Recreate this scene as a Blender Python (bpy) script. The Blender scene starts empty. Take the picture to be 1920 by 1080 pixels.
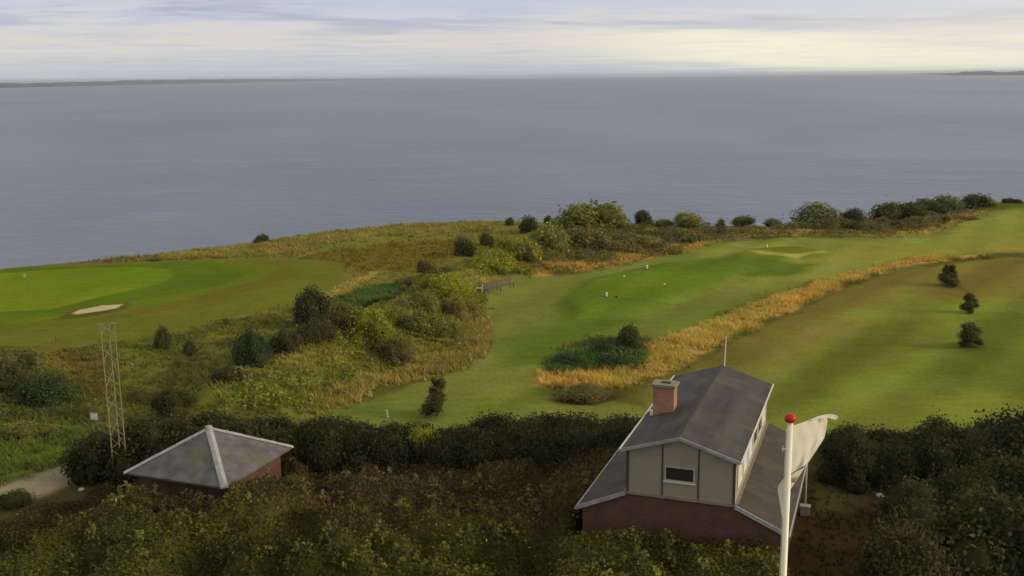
import bpy, math, random
import numpy as np
from mathutils import Vector, Matrix

rng = np.random.default_rng(7)
random.seed(7)
sc = bpy.context.scene
COL = sc.collection

# ------------------------------------------------------------------ camera, world, sun
CAM_H = 20.0
FPX = 1950.0                                   # focal length in pixels of the 1920 px wide photograph
PITCH = math.atan((540 - 144) / FPX)
ROLL = 0.011
cam_d = bpy.data.cameras.new('camera')
cam_d.sensor_width = 36.0
cam_d.lens = 36.0 * FPX / 1920.0
cam_d.clip_start = 0.5
cam_d.clip_end = 120000.0
cam = bpy.data.objects.new('camera', cam_d)
COL.objects.link(cam)
_f = np.array([0, math.cos(PITCH), -math.sin(PITCH)])
_r = np.array([1.0, 0, 0])
_u = np.cross(_r, _f)
RV = math.cos(ROLL) * _r - math.sin(ROLL) * _u
UV = math.sin(ROLL) * _r + math.cos(ROLL) * _u
FV = _f
m = Matrix.Identity(4)
for i in range(3):
    m[i][0] = RV[i]; m[i][1] = UV[i]; m[i][2] = -FV[i]
m[2][3] = CAM_H
cam.matrix_world = m
sc.camera = cam

SUN_AZ = math.radians(105)                      # clockwise from +Y
SUN_EL = math.radians(20)
world = bpy.data.worlds.new('World')
sc.world = world
world.use_nodes = True

sun_d = bpy.data.lights.new('sun', 'SUN')
sun_d.energy = 2.5
sun_d.angle = math.radians(24)
sun_d.color = (1.0, 0.86, 0.62)
sun = bpy.data.objects.new('sun', sun_d)
COL.objects.link(sun)
sun.location = (0, 0, 60)
_sd = Vector((math.sin(SUN_AZ) * math.cos(SUN_EL), math.cos(SUN_AZ) * math.cos(SUN_EL), math.sin(SUN_EL)))
sun.rotation_euler = _sd.to_track_quat('Z', 'Y').to_euler()

sc.view_settings.view_transform = 'Standard'
sc.view_settings.look = 'None'
sc.view_settings.exposure = 0.0
sc.view_settings.gamma = 1.0
sc.render.engine = 'CYCLES'
sc.cycles.use_denoising = True
sc.cycles.max_bounces = 6
sc.cycles.diffuse_bounces = 3
sc.cycles.transmission_bounces = 3
sc.cycles.volume_bounces = 0
sc.cycles.use_adaptive_sampling = True


# ------------------------------------------------------------------ node helpers
class NT:
    def __init__(s, tree):
        s.t = tree; s.n = tree.nodes; s.l = tree.links

    def node(s, typ, **kw):
        n = s.n.new(typ)
        for k, v in kw.items():
            setattr(n, k, v)
        return n

    def put(s, sock, v):
        if v is None:
            return
        if isinstance(v, bpy.types.NodeSocket):
            s.l.new(v, sock)
        else:
            sock.default_value = v

    def math(s, op, a, b=None, c=None, clamp=False):
        n = s.node('ShaderNodeMath', operation=op, use_clamp=clamp)
        s.put(n.inputs[0], a)
        if b is not None: s.put(n.inputs[1], b)
        if c is not None: s.put(n.inputs[2], c)
        return n.outputs[0]

    def mapr(s, v, a, b, c=0.0, d=1.0, smooth=False):
        n = s.node('ShaderNodeMapRange')
        if smooth: n.interpolation_type = 'SMOOTHSTEP'
        s.put(n.inputs[0], v)
        for i, q in enumerate((a, b, c, d)):
            s.put(n.inputs[i + 1], q)
        return n.outputs[0]

    def mix(s, f, a, b, mode='MIX'):
        n = s.node('ShaderNodeMix', data_type='RGBA', blend_type=mode)
        s.put(n.inputs[0], f)
        for k, v in ((6, a), (7, b)):
            if isinstance(v, tuple) and len(v) == 3: v = v + (1,)
            s.put(n.inputs[k], v)
        return n.outputs[2]

    def noise(s, vec, scale, detail=4.0, rough=0.5, out=0, dist=0.0):
        n = s.node('ShaderNodeTexNoise')
        if vec is not None: s.l.new(vec, n.inputs['Vector'])
        n.inputs['Scale'].default_value = scale
        n.inputs['Detail'].default_value = detail
        n.inputs['Roughness'].default_value = rough
        n.inputs['Distortion'].default_value = dist
        return n.outputs[out]

    def scale(s, vec, xyz, loc=(0, 0, 0), rot=(0, 0, 0)):
        n = s.node('ShaderNodeMapping')
        s.l.new(vec, n.inputs['Vector'])
        n.inputs['Scale'].default_value = xyz
        n.inputs['Location'].default_value = loc
        n.inputs['Rotation'].default_value = rot
        return n.outputs[0]


def lin(c):
    return tuple(((v / 255.0) / 12.92 if v / 255.0 <= 0.04045 else ((v / 255.0 + 0.055) / 1.055) ** 2.4) for v in c)


# sky: a Nishita sky behind banks of thin morning cloud, brightest over the place where the sun stands
w = NT(world.node_tree)
w.n.clear()
geo = w.node('ShaderNodeTexCoord')
D = geo.outputs['Generated']
sx = w.node('ShaderNodeSeparateXYZ'); w.l.new(D, sx.inputs[0])
X, Y, Z = sx.outputs
sky = w.node('ShaderNodeTexSky', sky_type='NISHITA')
sky.sun_disc = False
sky.sun_elevation = SUN_EL
sky.sun_rotation = SUN_AZ
skyc = w.mix(1.0, sky.outputs[0], (0.10, 0.10, 0.10), 'MULTIPLY')
zc = w.math('MAXIMUM', Z, 0.0)
zo = w.math('ADD', zc, 0.026)
px = w.math('DIVIDE', X, zo); py = w.math('DIVIDE', Y, zo)
cp = w.node('ShaderNodeCombineXYZ'); w.l.new(px, cp.inputs[0]); w.l.new(py, cp.inputs[1])
pv = w.scale(cp.outputs[0], (0.42, 0.50, 1.0), (3.1, 1.7, 0), (0, 0, -0.16))
n1 = w.noise(pv, 0.55, 8.0, 0.58, dist=0.5)
n2 = w.noise(w.scale(pv, (1, 1, 1), (11, 4, 2)), 1.5, 6.0, 0.6)
n3 = w.noise(w.scale(pv, (1, 1, 1), (5, 21, 2)), 0.30, 4.0, 0.5)
azm = w.math('ARCTAN2', X, Y)
wob = w.math('MULTIPLY', w.math('SUBTRACT', n1, 0.5), 0.045)
wob2 = w.math('MULTIPLY', w.math('SUBTRACT', n3, 0.5), 0.030)
zz = w.math('ADD', w.math('ADD', zc, wob), wob2)
zz = w.math('ADD', zz, w.math('MULTIPLY', azm, 0.004))
ramp = w.node('ShaderNodeValToRGB'); w.l.new(zz, ramp.inputs[0])
cr = ramp.color_ramp
stops = [(0.0, lin((196, 206, 214))), (0.016, lin((207, 212, 216))), (0.026, lin((226, 219, 214))), (0.041, lin((222, 217, 218))),
         (0.053, lin((202, 208, 226))), (0.072, lin((196, 204, 222))), (0.14, lin((208, 206, 206))), (0.35, lin((202, 198, 190)))]
while len(cr.elements) > 1: cr.elements.remove(cr.elements[0])
cr.elements[0].position = stops[0][0]; cr.elements[0].color = (*stops[0][1], 1)
for p, c in stops[1:]:
    e = cr.elements.new(p); e.color = (*c, 1)
cloud = ramp.outputs[0]
# blue gaps and grey bellies
gap = w.mapr(n2, 0.44, 0.70, 0, 0.50, True)
cloud = w.mix(gap, cloud, lin((176, 190, 214)))
wisp = w.mapr(w.noise(w.scale(pv, (0.7, 1.3, 1), (2, 9, 5)), 1.3, 8.0, 0.6, dist=0.6), 0.48, 0.68, 0, 0.45, True)
cloud = w.mix(wisp, cloud, lin((232, 224, 218)))
bel = w.math('MULTIPLY', w.mapr(n1, 0.48, 0.62, 0, 0.75, True), w.mapr(Z, 0.030, 0.055, 0, 1, True))
cloud = w.mix(bel, cloud, lin((170, 174, 196)))
# glow of the hidden sun
ga = w.math('MULTIPLY', w.mapr(azm, -0.05, 0.26, 0, 1, True), w.mapr(azm, 0.60, 1.15, 1, 0, True))
gz = w.math('ADD', zz, w.math('MULTIPLY', azm, 0.055))
gb = w.math('MULTIPLY', w.mapr(gz, 0.010, 0.030, 0.10, 1, True), w.mapr(gz, 0.040, 0.058, 1, 0.0, True))
gn = w.mapr(n2, 0.30, 0.55, 0.6, 1.0)
glow = w.math('MULTIPLY', w.math('MULTIPLY', ga, gb), gn, clamp=True)
cloud = w.mix(glow, cloud, (1.06, 0.99, 0.74))
ga2 = w.math('MULTIPLY', w.mapr(azm, 0.0, 0.5, 0, 1, True), w.mapr(azm, 1.9, 2.6, 1, 0, True))
gb2 = w.math('MULTIPLY', ga2, w.mapr(Z, 0.0, 0.7, 0.45, 0, True))
cloud = w.mix(gb2, cloud, (1.0, 0.93, 0.80))
tot = w.mix(0.90, skyc, cloud)
bg = w.node('ShaderNodeBackground'); w.l.new(tot, bg.inputs[0]); bg.inputs[1].default_value = 1.0
wo = w.node('ShaderNodeOutputWorld'); w.l.new(bg.outputs[0], wo.inputs[0])


# ------------------------------------------------------------------ numpy helpers
def _hash(ix, iy, s):
    h = (ix.astype(np.int64) * 374761393 + iy.astype(np.int64) * 668265263 + s * 1442695040) & 0x7fffffff
    h = ((h ^ (h >> 13)) * 1274126177) & 0x7fffffff
    return ((h ^ (h >> 16)) & 0xffff) / 65535.0


def vnoise(x, y, sc_=1.0, seed=0, octv=3):
    x = np.asarray(x, float) / sc_; y = np.asarray(y, float) / sc_
    t = 0; a = 1.0; n = 0
    for o in range(octv):
        ix = np.floor(x); iy = np.floor(y); fx = x - ix; fy = y - iy
        fx = fx * fx * (3 - 2 * fx); fy = fy * fy * (3 - 2 * fy)
        v = (_hash(ix, iy, seed + o) * (1 - fx) + _hash(ix + 1, iy, seed + o) * fx) * (1 - fy) + \
            (_hash(ix, iy + 1, seed + o) * (1 - fx) + _hash(ix + 1, iy + 1, seed + o) * fx) * fy
        t = t + v * a; n += a; a *= 0.5; x = x * 2.03 + 7.1; y = y * 2.03 + 3.7
    return t / n


def sstep(a, b, v):
    t = np.clip((np.asarray(v, float) - a) / (b - a), 0, 1)
    return t * t * (3 - 2 * t)


def ray(px_, py_):
    return FV + RV * (px_ - 960) / FPX - UV * (py_ - 540) / FPX


def hbase(x, y):
    z = -1.6 * sstep(-12, -60, x) * sstep(75, 115, y)
    z = z + 1.6 * sstep(35, 85, x) * sstep(100, 160, y)
    return z - 0.5 * sstep(120, 155, y) * (1 - sstep(20, 50, x))


def flat(px_, py_):
    """where the sight line through this place of the photograph meets the smooth lie of the land"""
    d = ray(px_, py_); z = 0.0
    for _ in range(14):
        t = (z - CAM_H) / d[2]
        z = 0.5 * z + 0.5 * float(hbase(d[0] * t, d[1] * t))
    return np.array([d[0] * t, d[1] * t])


def seg_dist(x, y, pts, closed=False):
    best = np.full(np.shape(x), 1e9)
    n = len(pts)
    for i in range(n if closed else n - 1):
        ax, ay = pts[i]; bx, by = pts[(i + 1) % n]
        dx, dy = bx - ax, by - ay
        t = np.clip(((x - ax) * dx + (y - ay) * dy) / (dx * dx + dy * dy + 1e-9), 0, 1)
        best = np.minimum(best, np.hypot(x - ax - t * dx, y - ay - t * dy))
    return best


def inside(x, y, pts):
    c = np.zeros(np.shape(x), bool); n = len(pts)
    for i in range(n):
        ax, ay = pts[i]; bx, by = pts[(i + 1) % n]
        k = (ay > y) != (by > y)
        xx = (bx - ax) * (y - ay) / (by - ay + 1e-12) + ax
        c ^= k & (x < xx)
    return c


def sdf(x, y, pts):                             # negative inside
    d = seg_dist(x, y, pts, True)
    return np.where(inside(x, y, pts), -d, d)


# the coast edge (top of the cliff), world metres
COAST = [(-600, -120), (-300, 20), (-130, 85)] + [tuple(flat(*p)) for p in (
    (0, 507), (200, 487), (285, 478), (400, 467), (473, 457), (607, 438), (713, 426), (800, 420), (947, 415),
    (1100, 421), (1205, 424), (1300, 425), (1450, 424), (1530, 419), (1620, 410), (1720, 397), (1800, 386), (1860, 378), (1925, 379))] + \
    [(130, 168), (300, 190), (700, 260)]
LAND = COAST + [(900, -500), (-900, -500)]
BANK = [flat(430, 770), flat(600, 690), flat(760, 610), flat(880, 540), flat(980, 480), flat(1080, 440)]
DITCH = [flat(430, 712), flat(520, 668), flat(640, 612), flat(740, 572), flat(840, 520), flat(910, 480)]


def height(x, y):
    x = np.asarray(x, float); y = np.asarray(y, float)
    z = 0.5 * (vnoise(x, y, 22.0, 3, 3) - 0.5) * sstep(50, 75, y)
    z = z + hbase(x, y)
    b = seg_dist(x, y, BANK)
    z = z + 1.7 * np.exp(-(b / 3.6) ** 2) + 0.35 * np.exp(-(b / 5) ** 2) * (vnoise(x, y, 2.2, 9, 2) - 0.5) * 2
    dt = seg_dist(x, y, DITCH)
    z = z - 1.3 * np.exp(-(dt / 1.5) ** 2)
    # a raised tee in the fairway
    tee = sdf(x, y, TEE)
    z = z + 0.45 * sstep(1.0, -1.5, tee)
    tee = sdf(x, y, TEE2)
    z = z + 0.45 * sstep(1.2, -1.5, tee)
    ro = np.where((y < 75), 0, 1) * 0.06
    z = z + ro * (vnoise(x, y, 1.3, 12, 2) - 0.5)
    # cliff
    z_in = z
    c = COAST_D(x, y)
    z = z_in - 24.0 * sstep(0.0, 26.0, c) - 0.06 * np.clip(c, 0, 500)
    z = np.maximum(z, -30.0)
    return z


def COAST_D(x, y):
    d = seg_dist(x, y, COAST)
    return np.where(inside(x, y, LAND), -d, d) + 0.9 * (vnoise(x, y, 6, 21, 3) - 0.5)


TEE = [flat(*p) for p in ((1045, 572), (1100, 530), (1230, 500), (1330, 488), (1420, 505), (1340, 545), (1190, 590), (1080, 600))]
TEE2 = [flat(*p) for p in ((1370, 480), (1430, 468), (1500, 465), (1560, 476), (1545, 488), (1460, 492))]


def at(px_, py_):
    """the point of the ground seen at this place of the photograph"""
    d = ray(px_, py_); t = 25.0 / np.linalg.norm(d)
    lo = 20.0; last = lo
    ts = np.linspace(25, 320, 2400)
    P = ts[:, None] * d[None, :]
    hz = height(P[:, 0], P[:, 1])
    k = np.nonzero(P[:, 2] + CAM_H < hz)[0]
    i = k[0] if len(k) else len(ts) - 1
    return np.array([P[i, 0], P[i, 1], hz[i]])


def wpoly(pts):
    return [tuple(flat(*p)) for p in pts]


# ------------------------------------------------------------------ ground zones (turf colour, with some shadow painted into it)
G = 1.22
def tone(c):
    l = lin(c); return np.array(l) * G * np.array([1.0, 1.0, 1.15]) * 1.08 + 0.004


ZONES = [
    # polygon in the picture, turf colour, softness m, edge wander m, patch contrast
    ('moor', [(-300, 450), (0, 480), (300, 460), (600, 415), (950, 400), (1120, 400), (1050, 440), (900, 480), (800, 530), (620, 600), (400, 640), (-300, 640)], (110, 104, 42), 1.5, 1.5),
    ('moor_gold', [(150, 492), (300, 476), (480, 458), (600, 436), (720, 424), (900, 412), (930, 432), (700, 447), (620, 458), (560, 480), (480, 484), (300, 490)], (122, 112, 54), 0.8, 1.5),
    ('moor_brown', [(520, 487), (640, 468), (860, 446), (900, 470), (800, 500), (690, 512), (640, 497)], (104, 90, 30), 1.5, 1.2),
    ('rim', [(-200, 530), (0, 512), (300, 486), (300, 478), (0, 500), (-200, 515)], (112, 92, 52), 0.6, 0.8),
    ('fair_outer', [(-300, 520), (100, 499), (300, 491), (560, 484), (640, 492), (650, 520), (600, 552), (450, 596), (300, 630), (100, 650), (-300, 650)], (97, 99, 30), 1.0, 0.5),
    ('fair_ring', [(-300, 520), (100, 502), (300, 493), (510, 487), (560, 498), (555, 520), (470, 545), (330, 580), (150, 608), (-300, 630)], (94, 92, 26), 0.8, 0.3),
    ('fair_mid', [(-300, 520), (100, 502), (300, 494), (470, 489), (520, 500), (490, 525), (400, 548), (300, 572), (150, 598), (-300, 622)], (91, 102, 24), 0.8, 0.3),
    ('fair_dark', [(-300, 522), (100, 502), (300, 495), (400, 495), (465, 510), (440, 528), (350, 548), (230, 568), (100, 592), (-300, 612)], (80, 98, 20), 0.6, 0.2),
    ('fair_light', [(250, 500), (360, 499), (402, 510), (380, 524), (300, 540), (180, 560), (100, 575)], (84, 100, 22), 0.6, 0.2),
    ('green', [(-300, 530), (50, 511), (150, 504), (250, 501), (318, 506), (325, 518), (300, 533), (200, 555), (100, 578), (-300, 600)], (100, 115, 22), 0.35, 0.15),
    ('bunker_lip', [(100, 600), (130, 583), (190, 571), (240, 567), (236, 578), (190, 590), (140, 597)], (78, 74, 22), 0.6, 0.2),
    ('bunker', [(136, 587), (150, 580), (190, 572.5), (230, 570.5), (220, 577), (180, 584), (145, 589)], (172, 158, 112), 0.12, 0.1),
    ('low_rough', [(-300, 655), (100, 655), (300, 632), (450, 598), (560, 570), (620, 600), (430, 715), (380, 780), (200, 860), (-300, 960)], (101, 102, 38), 1.6, 1.8),
    ('low_dark', [(-200, 700), (60, 690), (200, 730), (170, 800), (60, 800), (-200, 830)], (78, 84, 34), 1.6, 2.0),
    ('low_green', [(-200, 815), (60, 800), (180, 800), (200, 850), (100, 880), (0, 915), (-200, 960)], (92, 102, 34), 0.8, 1.0),
    ('low_track', [(70, 650), (120, 640), (230, 700), (270, 760), (180, 740)], (102, 88, 36), 1.2, 1.2),
    ('low_gold', [(380, 600), (440, 590), (520, 590), (470, 640), (400, 640)], (108, 98, 34), 1.2, 1.0),
    ('green_strip', [(600, 575), (680, 540), (770, 525), (850, 500), (820, 525), (730, 570), (650, 600)], (88, 102, 44), 0.8, 0.8),
    ('gold_strip', [(600, 560), (640, 535), (700, 510), (720, 510), (660, 545), (625, 570)], (150, 134, 66), 0.6, 0.5),
    ('bank', [(380, 780), (470, 715), (640, 632), (760, 572), (900, 496), (1000, 450), (1110, 415), (1300, 415), (1200, 480), (1000, 520), (905, 545), (912, 600), (905, 650), (860, 690), (700, 735), (600, 775), (400, 800)], (118, 112, 46), 1.2, 1.2),
    ('bank_green', [(420, 770), (560, 735), (680, 720), (600, 770), (430, 790)], (98, 106, 38), 1.2, 1.0),
    ('bank_path', [(380, 752), (470, 712), (560, 668), (650, 630), (660, 640), (590, 678), (500, 720), (400, 765)], (128, 112, 62), 0.6, 0.5),
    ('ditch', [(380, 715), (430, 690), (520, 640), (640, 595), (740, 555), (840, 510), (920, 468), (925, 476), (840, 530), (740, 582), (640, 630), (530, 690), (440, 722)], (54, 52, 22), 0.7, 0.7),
    ('coast_rough', [(1000, 480), (1050, 430), (1250, 415), (1500, 415), (1700, 380), (1860, 370), (1850, 392), (1740, 435), (1640, 446), (1500, 441), (1350, 452), (1290, 470), (1200, 492), (1100, 512), (1000, 520)], (102, 92, 50), 1.2, 1.2),
    ('coast_gold', [(1000, 522), (1100, 508), (1240, 482), (1340, 458), (1360, 448), (1260, 462), (1130, 484), (1000, 505)], (148, 124, 56), 0.7, 0.6),
    ('coast_gold2', [(1360, 442), (1500, 441), (1640, 448), (1745, 437), (1850, 396), (1810, 396), (1715, 424), (1600, 432), (1400, 430)], (152, 134, 66), 0.7, 0.6),
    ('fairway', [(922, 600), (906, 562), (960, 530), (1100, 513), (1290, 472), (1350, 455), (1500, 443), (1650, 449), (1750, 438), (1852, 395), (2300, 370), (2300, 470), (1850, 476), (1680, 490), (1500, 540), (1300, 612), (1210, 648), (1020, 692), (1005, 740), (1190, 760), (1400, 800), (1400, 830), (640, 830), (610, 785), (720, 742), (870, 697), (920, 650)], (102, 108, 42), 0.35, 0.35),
    ('fairway_pale', [(1300, 475), (1400, 458), (1500, 446), (1650, 452), (1755, 440), (1860, 395), (2300, 372), (2300, 470), (1850, 474), (1500, 530), (1400, 545), (1420, 500)], (120, 122, 50), 2.0, 1.5),  # paler turf towards the upper right
    ('fairway_cut', [(1500, 478), (1650, 470), (1830, 462), (2300, 455), (2300, 463), (1830, 471), (1650, 482), (1520, 492)], (126, 122, 44), 0.8, 0.8),
    ('fair_low', [(930, 650), (1060, 598), (1200, 598), (1120, 640), (1000, 680), (940, 690)], (82, 97, 28), 1.5, 1.0),
    ('fair_low2', [(860, 760), (1000, 730), (1010, 760), (900, 790)], (88, 98, 30), 1.5, 1.0),
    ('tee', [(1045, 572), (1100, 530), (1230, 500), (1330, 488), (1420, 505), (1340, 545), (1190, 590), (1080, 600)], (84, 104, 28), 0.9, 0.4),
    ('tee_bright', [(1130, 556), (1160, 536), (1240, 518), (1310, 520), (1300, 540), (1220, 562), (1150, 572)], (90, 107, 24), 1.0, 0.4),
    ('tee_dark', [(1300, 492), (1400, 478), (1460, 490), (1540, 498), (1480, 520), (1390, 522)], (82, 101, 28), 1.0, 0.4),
    ('tee_far', [(1370, 480), (1430, 468), (1500, 465), (1560, 476), (1545, 488), (1460, 492)], (98, 108, 28), 0.7, 0.3),
    ('tee_line', [(1394, 475), (1430, 478), (1500, 484), (1550, 476), (1548, 481), (1490, 489), (1430, 484)], (140, 138, 68), 0.5, 0.3),
    ('scrub_edge', [(1015, 700), (1040, 655), (1130, 632), (1230, 640), (1230, 700), (1100, 715)], (92, 84, 28), 0.6, 0.6),
    ('nettles', [(1025, 698), (1040, 668), (1100, 646), (1170, 642), (1212, 656), (1205, 690), (1120, 700)], (72, 92, 42), 0.6, 0.6),
    ('gold_reed', [(1855, 478), (1700, 488), (1600, 512), (1500, 542), (1400, 577), (1300, 614), (1215, 648), (1215, 684), (1110, 708), (1012, 700), (1010, 728), (1120, 736), (1200, 724), (1260, 692), (1340, 648), (1450, 598), (1580, 537), (1700, 499), (1855, 482)], (160, 132, 68), 0.45, 0.5),
    ('reed_foot_shade', [(1030, 748), (1100, 738), (1190, 734), (1170, 756), (1060, 758)], (66, 58, 22), 0.5, 0.5),  # brown rough with the shadow below the reeds painted in
    ('field', [(2400, 470), (1860, 486), (1710, 504), (1580, 544), (1450, 606), (1345, 658), (1262, 704), (1200, 735), (1220, 850), (2400, 860)], (106, 98, 40), 0.5, 0.4),
    ('field_green', [(1500, 620), (1700, 560), (2300, 545), (2300, 860), (1400, 860), (1420, 760)], (104, 115, 40), 2.5, 1.5),
    ('field_dark', [(1560, 640), (1720, 590), (1800, 600), (1700, 680), (1560, 760), (1450, 800), (1450, 740)], (94, 98, 32), 2.0, 1.5),
    ('field_dark2', [(1800, 600), (2300, 560), (2300, 720), (1850, 780), (1720, 760), (1790, 680)], (88, 98, 30), 2.2, 1.5),
    ('field_pale', [(1400, 640), (1560, 600), (1660, 590), (1560, 640), (1440, 700)], (112, 104, 44), 1.6, 1.2),
    ('field_low', [(1450, 780), (1650, 740), (2300, 740), (2300, 830), (1460, 830)], (104, 108, 38), 1.5, 1.0),
    ('yard', [(-400, 905), (150, 905), (230, 850), (700, 815), (1200, 805), (1480, 815), (2300, 830), (2300, 1500), (-400, 1500)], (70, 64, 32), 0.8, 0.8),
    ('yard_brown_shade', [(1480, 890), (1640, 880), (1660, 1100), (1400, 1500), (1400, 1100)], (62, 46, 22), 1.0, 0.8),  # brown ground, its shadow painted into the colour
    ('yard_grass', [(1490, 900), (1640, 895), (1650, 935), (1500, 950)], (70, 66, 28), 0.8, 0.8),
    ('track', [(-300, 1010), (-100, 945), (0, 912), (100, 878), (190, 848), (270, 838), (270, 872), (170, 898), (80, 928), (0, 955), (-150, 1010), (-300, 1070)], (136, 124, 92), 0.35, 0.4),
]


FAIRP = wpoly([z for z in ZONES if z[0] == 'fairway'][0][1])
FIELDP = wpoly([z for z in ZONES if z[0] == 'field'][0][1])
FIELD_M = lambda x, y: sstep(0.5, -0.5, sdf(x, y, FIELDP))


def ground_colour(x, y):
    base = np.tile(tone((82, 78, 28)), (x.size, 1))
    rim = np.zeros(x.size)
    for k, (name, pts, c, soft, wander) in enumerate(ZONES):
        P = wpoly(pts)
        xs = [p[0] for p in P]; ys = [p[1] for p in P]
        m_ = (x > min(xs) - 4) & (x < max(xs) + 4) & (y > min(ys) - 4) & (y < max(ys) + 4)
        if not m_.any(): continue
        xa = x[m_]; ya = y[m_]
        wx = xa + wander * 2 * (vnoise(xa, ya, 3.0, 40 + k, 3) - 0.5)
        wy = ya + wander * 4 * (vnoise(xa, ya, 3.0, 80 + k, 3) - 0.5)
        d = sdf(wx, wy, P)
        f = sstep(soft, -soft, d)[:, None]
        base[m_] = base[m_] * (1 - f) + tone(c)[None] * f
    # low growth in patches, mottling
    n = vnoise(x, y, 9.0, 5, 4)[:, None]; n2_ = vnoise(x, y * 0.6, 2.2, 6, 3)[:, None]
    base = base * (0.86 + 0.28 * n) * (0.90 + 0.2 * n2_)
    gr = sstep(0.45, 0.75, vnoise(x, y, 14.0, 8, 3))[:, None] * 0.22
    base = base * (1 - gr * np.array([0.5, 0.0, 0.3]))
    # mowing stripes, worn a little by the wind of the mower's path
    p0, p1 = flat(1480, 760), flat(1800, 575)
    dx, dy = p1 - p0; L = math.hypot(dx, dy)
    t = ((x - p0[0]) * dy - (y - p0[1]) * dx) / L
    q = np.sin((t + 2.0 * (vnoise(x, y, 18, 51, 2) - 0.5)) * 2 * math.pi / 7.0)
    m_ = FIELD_M(x, y)
    base = base * (1 + 0.12 * (np.clip(q * 1.6, -1, 1) * m_)[:, None] * np.array([[0.8, 1.0, 0.8]]))
    p0, p1 = flat(1000, 770), flat(1500, 470)
    dx, dy = p1 - p0; L = math.hypot(dx, dy)
    t = ((x - p0[0]) * dy - (y - p0[1]) * dx) / L
    q = np.sin((t + 1.2 * (vnoise(x, y, 14, 52, 2) - 0.5)) * 2 * math.pi / 4.6)
    base = base * (1 + 0.05 * (np.clip(q * 1.6, -1, 1) * sstep(0.5, -0.5, sdf(x, y, FAIRP)))[:, None])
    c = COAST_D(x, y)
    f = sstep(-1.0, 2.0, c)[:, None]
    base = base * (1 - f) + np.array([[0.13, 0.11, 0.07]]) * f
    return base


# ------------------------------------------------------------------ materials
MATS = {}


def mat(name, fn):
    if name in MATS: return MATS[name]
    m_ = bpy.data.materials.new(name); m_.use_nodes = True
    t = NT(m_.node_tree); t.n.clear()
    out = t.node('ShaderNodeOutputMaterial')
    b = t.node('ShaderNodeBsdfPrincipled')
    t.l.new(b.outputs[0], out.inputs[0])
    fn(t, b, out)
    MATS[name] = m_
    return m_


def plain(name, c, rough=0.7, var=0.12, scale=4.0, metal=0.0, bump=0.0, bscale=30):
    def f(t, b, out):
        o = t.node('ShaderNodeTexCoord').outputs['Object']
        n = t.noise(o, scale, 5, 0.6)
        k = t.mapr(n, 0.3, 0.7, 1 - var, 1 + var)
        col = t.mix(1.0, c, t.node('ShaderNodeCombineColor').outputs[0], 'MULTIPLY')
        cc = t.n[-1]
        comb = [q for q in t.n if q.type == 'COMBINE_COLOR'][-1]
        for i in range(3): t.l.new(k, comb.inputs[i])
        t.l.new(col, b.inputs['Base Color'])
        b.inputs['Roughness'].default_value = rough
        b.inputs['Metallic'].default_value = metal
        b.inputs['Specular IOR Level'].default_value = 0.3
        if bump:
            bn = t.node('ShaderNodeBump'); bn.inputs['Strength'].default_value = bump; bn.inputs['Distance'].default_value = 0.02
            t.l.new(t.noise(o, bscale, 4, 0.6), bn.inputs['Height']); t.l.new(bn.outputs[0], b.inputs['Normal'])
    return mat(name, f)


def m_ground(t, b, out):
    a = t.node('ShaderNodeVertexColor'); a.layer_name = 'turf'
    o = t.node('ShaderNodeTexCoord').outputs['Object']
    n = t.noise(o, 3.2, 6, 0.65)
    k = t.mapr(n, 0.25, 0.75, 0.80, 1.20)
    n_ = t.noise(t.scale(o, (0.5, 1.6, 1), rot=(0, 0, 0.35)), 0.8, 5, 0.6)
    k = t.math('MULTIPLY', k, t.mapr(n_, 0.3, 0.7, 0.90, 1.10))
    cmb = t.node('ShaderNodeCombineColor')
    for i in range(3): t.l.new(k, cmb.inputs[i])
    col = t.mix(1.0, a.outputs[0], cmb.outputs[0], 'MULTIPLY')
    t.l.new(col, b.inputs['Base Color'])
    b.inputs['Roughness'].default_value = 0.95
    b.inputs['Specular IOR Level'].default_value = 0.0
    bn = t.node('ShaderNodeBump'); bn.inputs['Strength'].default_value = 0.35; bn.inputs['Distance'].default_value = 0.12
    t.l.new(n, bn.inputs['Height']); t.l.new(bn.outputs[0], b.inputs['Normal'])


def m_sea(t, b, out):
    g = t.node('ShaderNodeTexCoord').outputs['Object']
    b.inputs['Base Color'].default_value = (0.030, 0.042, 0.052, 1)
    patch = t.noise(t.scale(g, (1, 0.55, 1), rot=(0, 0, 0.15)), 0.0030, 6, 0.62, dist=0.3)
    streak = t.noise(t.scale(g, (0.5, 1.0, 1), rot=(0, 0, 0.30)), 0.03, 7, 0.68)
    col = t.mix(t.mapr(patch, 0.35, 0.65, 0, 1, True), (0.108, 0.150, 0.232), (0.165, 0.212, 0.272))
    col = t.mix(t.mapr(streak, 0.52, 0.72, 0, 0.55, True), col, (0.20, 0.235, 0.25))
    t.l.new(col, b.inputs['Base Color'])
    b.inputs['Roughness'].default_value = 0.36
    b.inputs['IOR'].default_value = 1.333
    w1 = t.noise(t.scale(g, (0.7, 1.0, 1), rot=(0, 0, 0.45)), 0.22, 7, 0.72, dist=0.6)
    w2 = t.noise(t.scale(g, (0.5, 1.0, 1), rot=(0, 0, 0.3)), 0.030, 5, 0.62, dist=0.8)
    h = t.math('ADD', w1, t.math('MULTIPLY', w2, 3.0))
    bn = t.node('ShaderNodeBump'); bn.inputs['Strength'].default_value = 0.62; bn.inputs['Distance'].default_value = 1.0
    t.l.new(h, bn.inputs['Height']); t.l.new(bn.outputs[0], b.inputs['Normal'])


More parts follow.
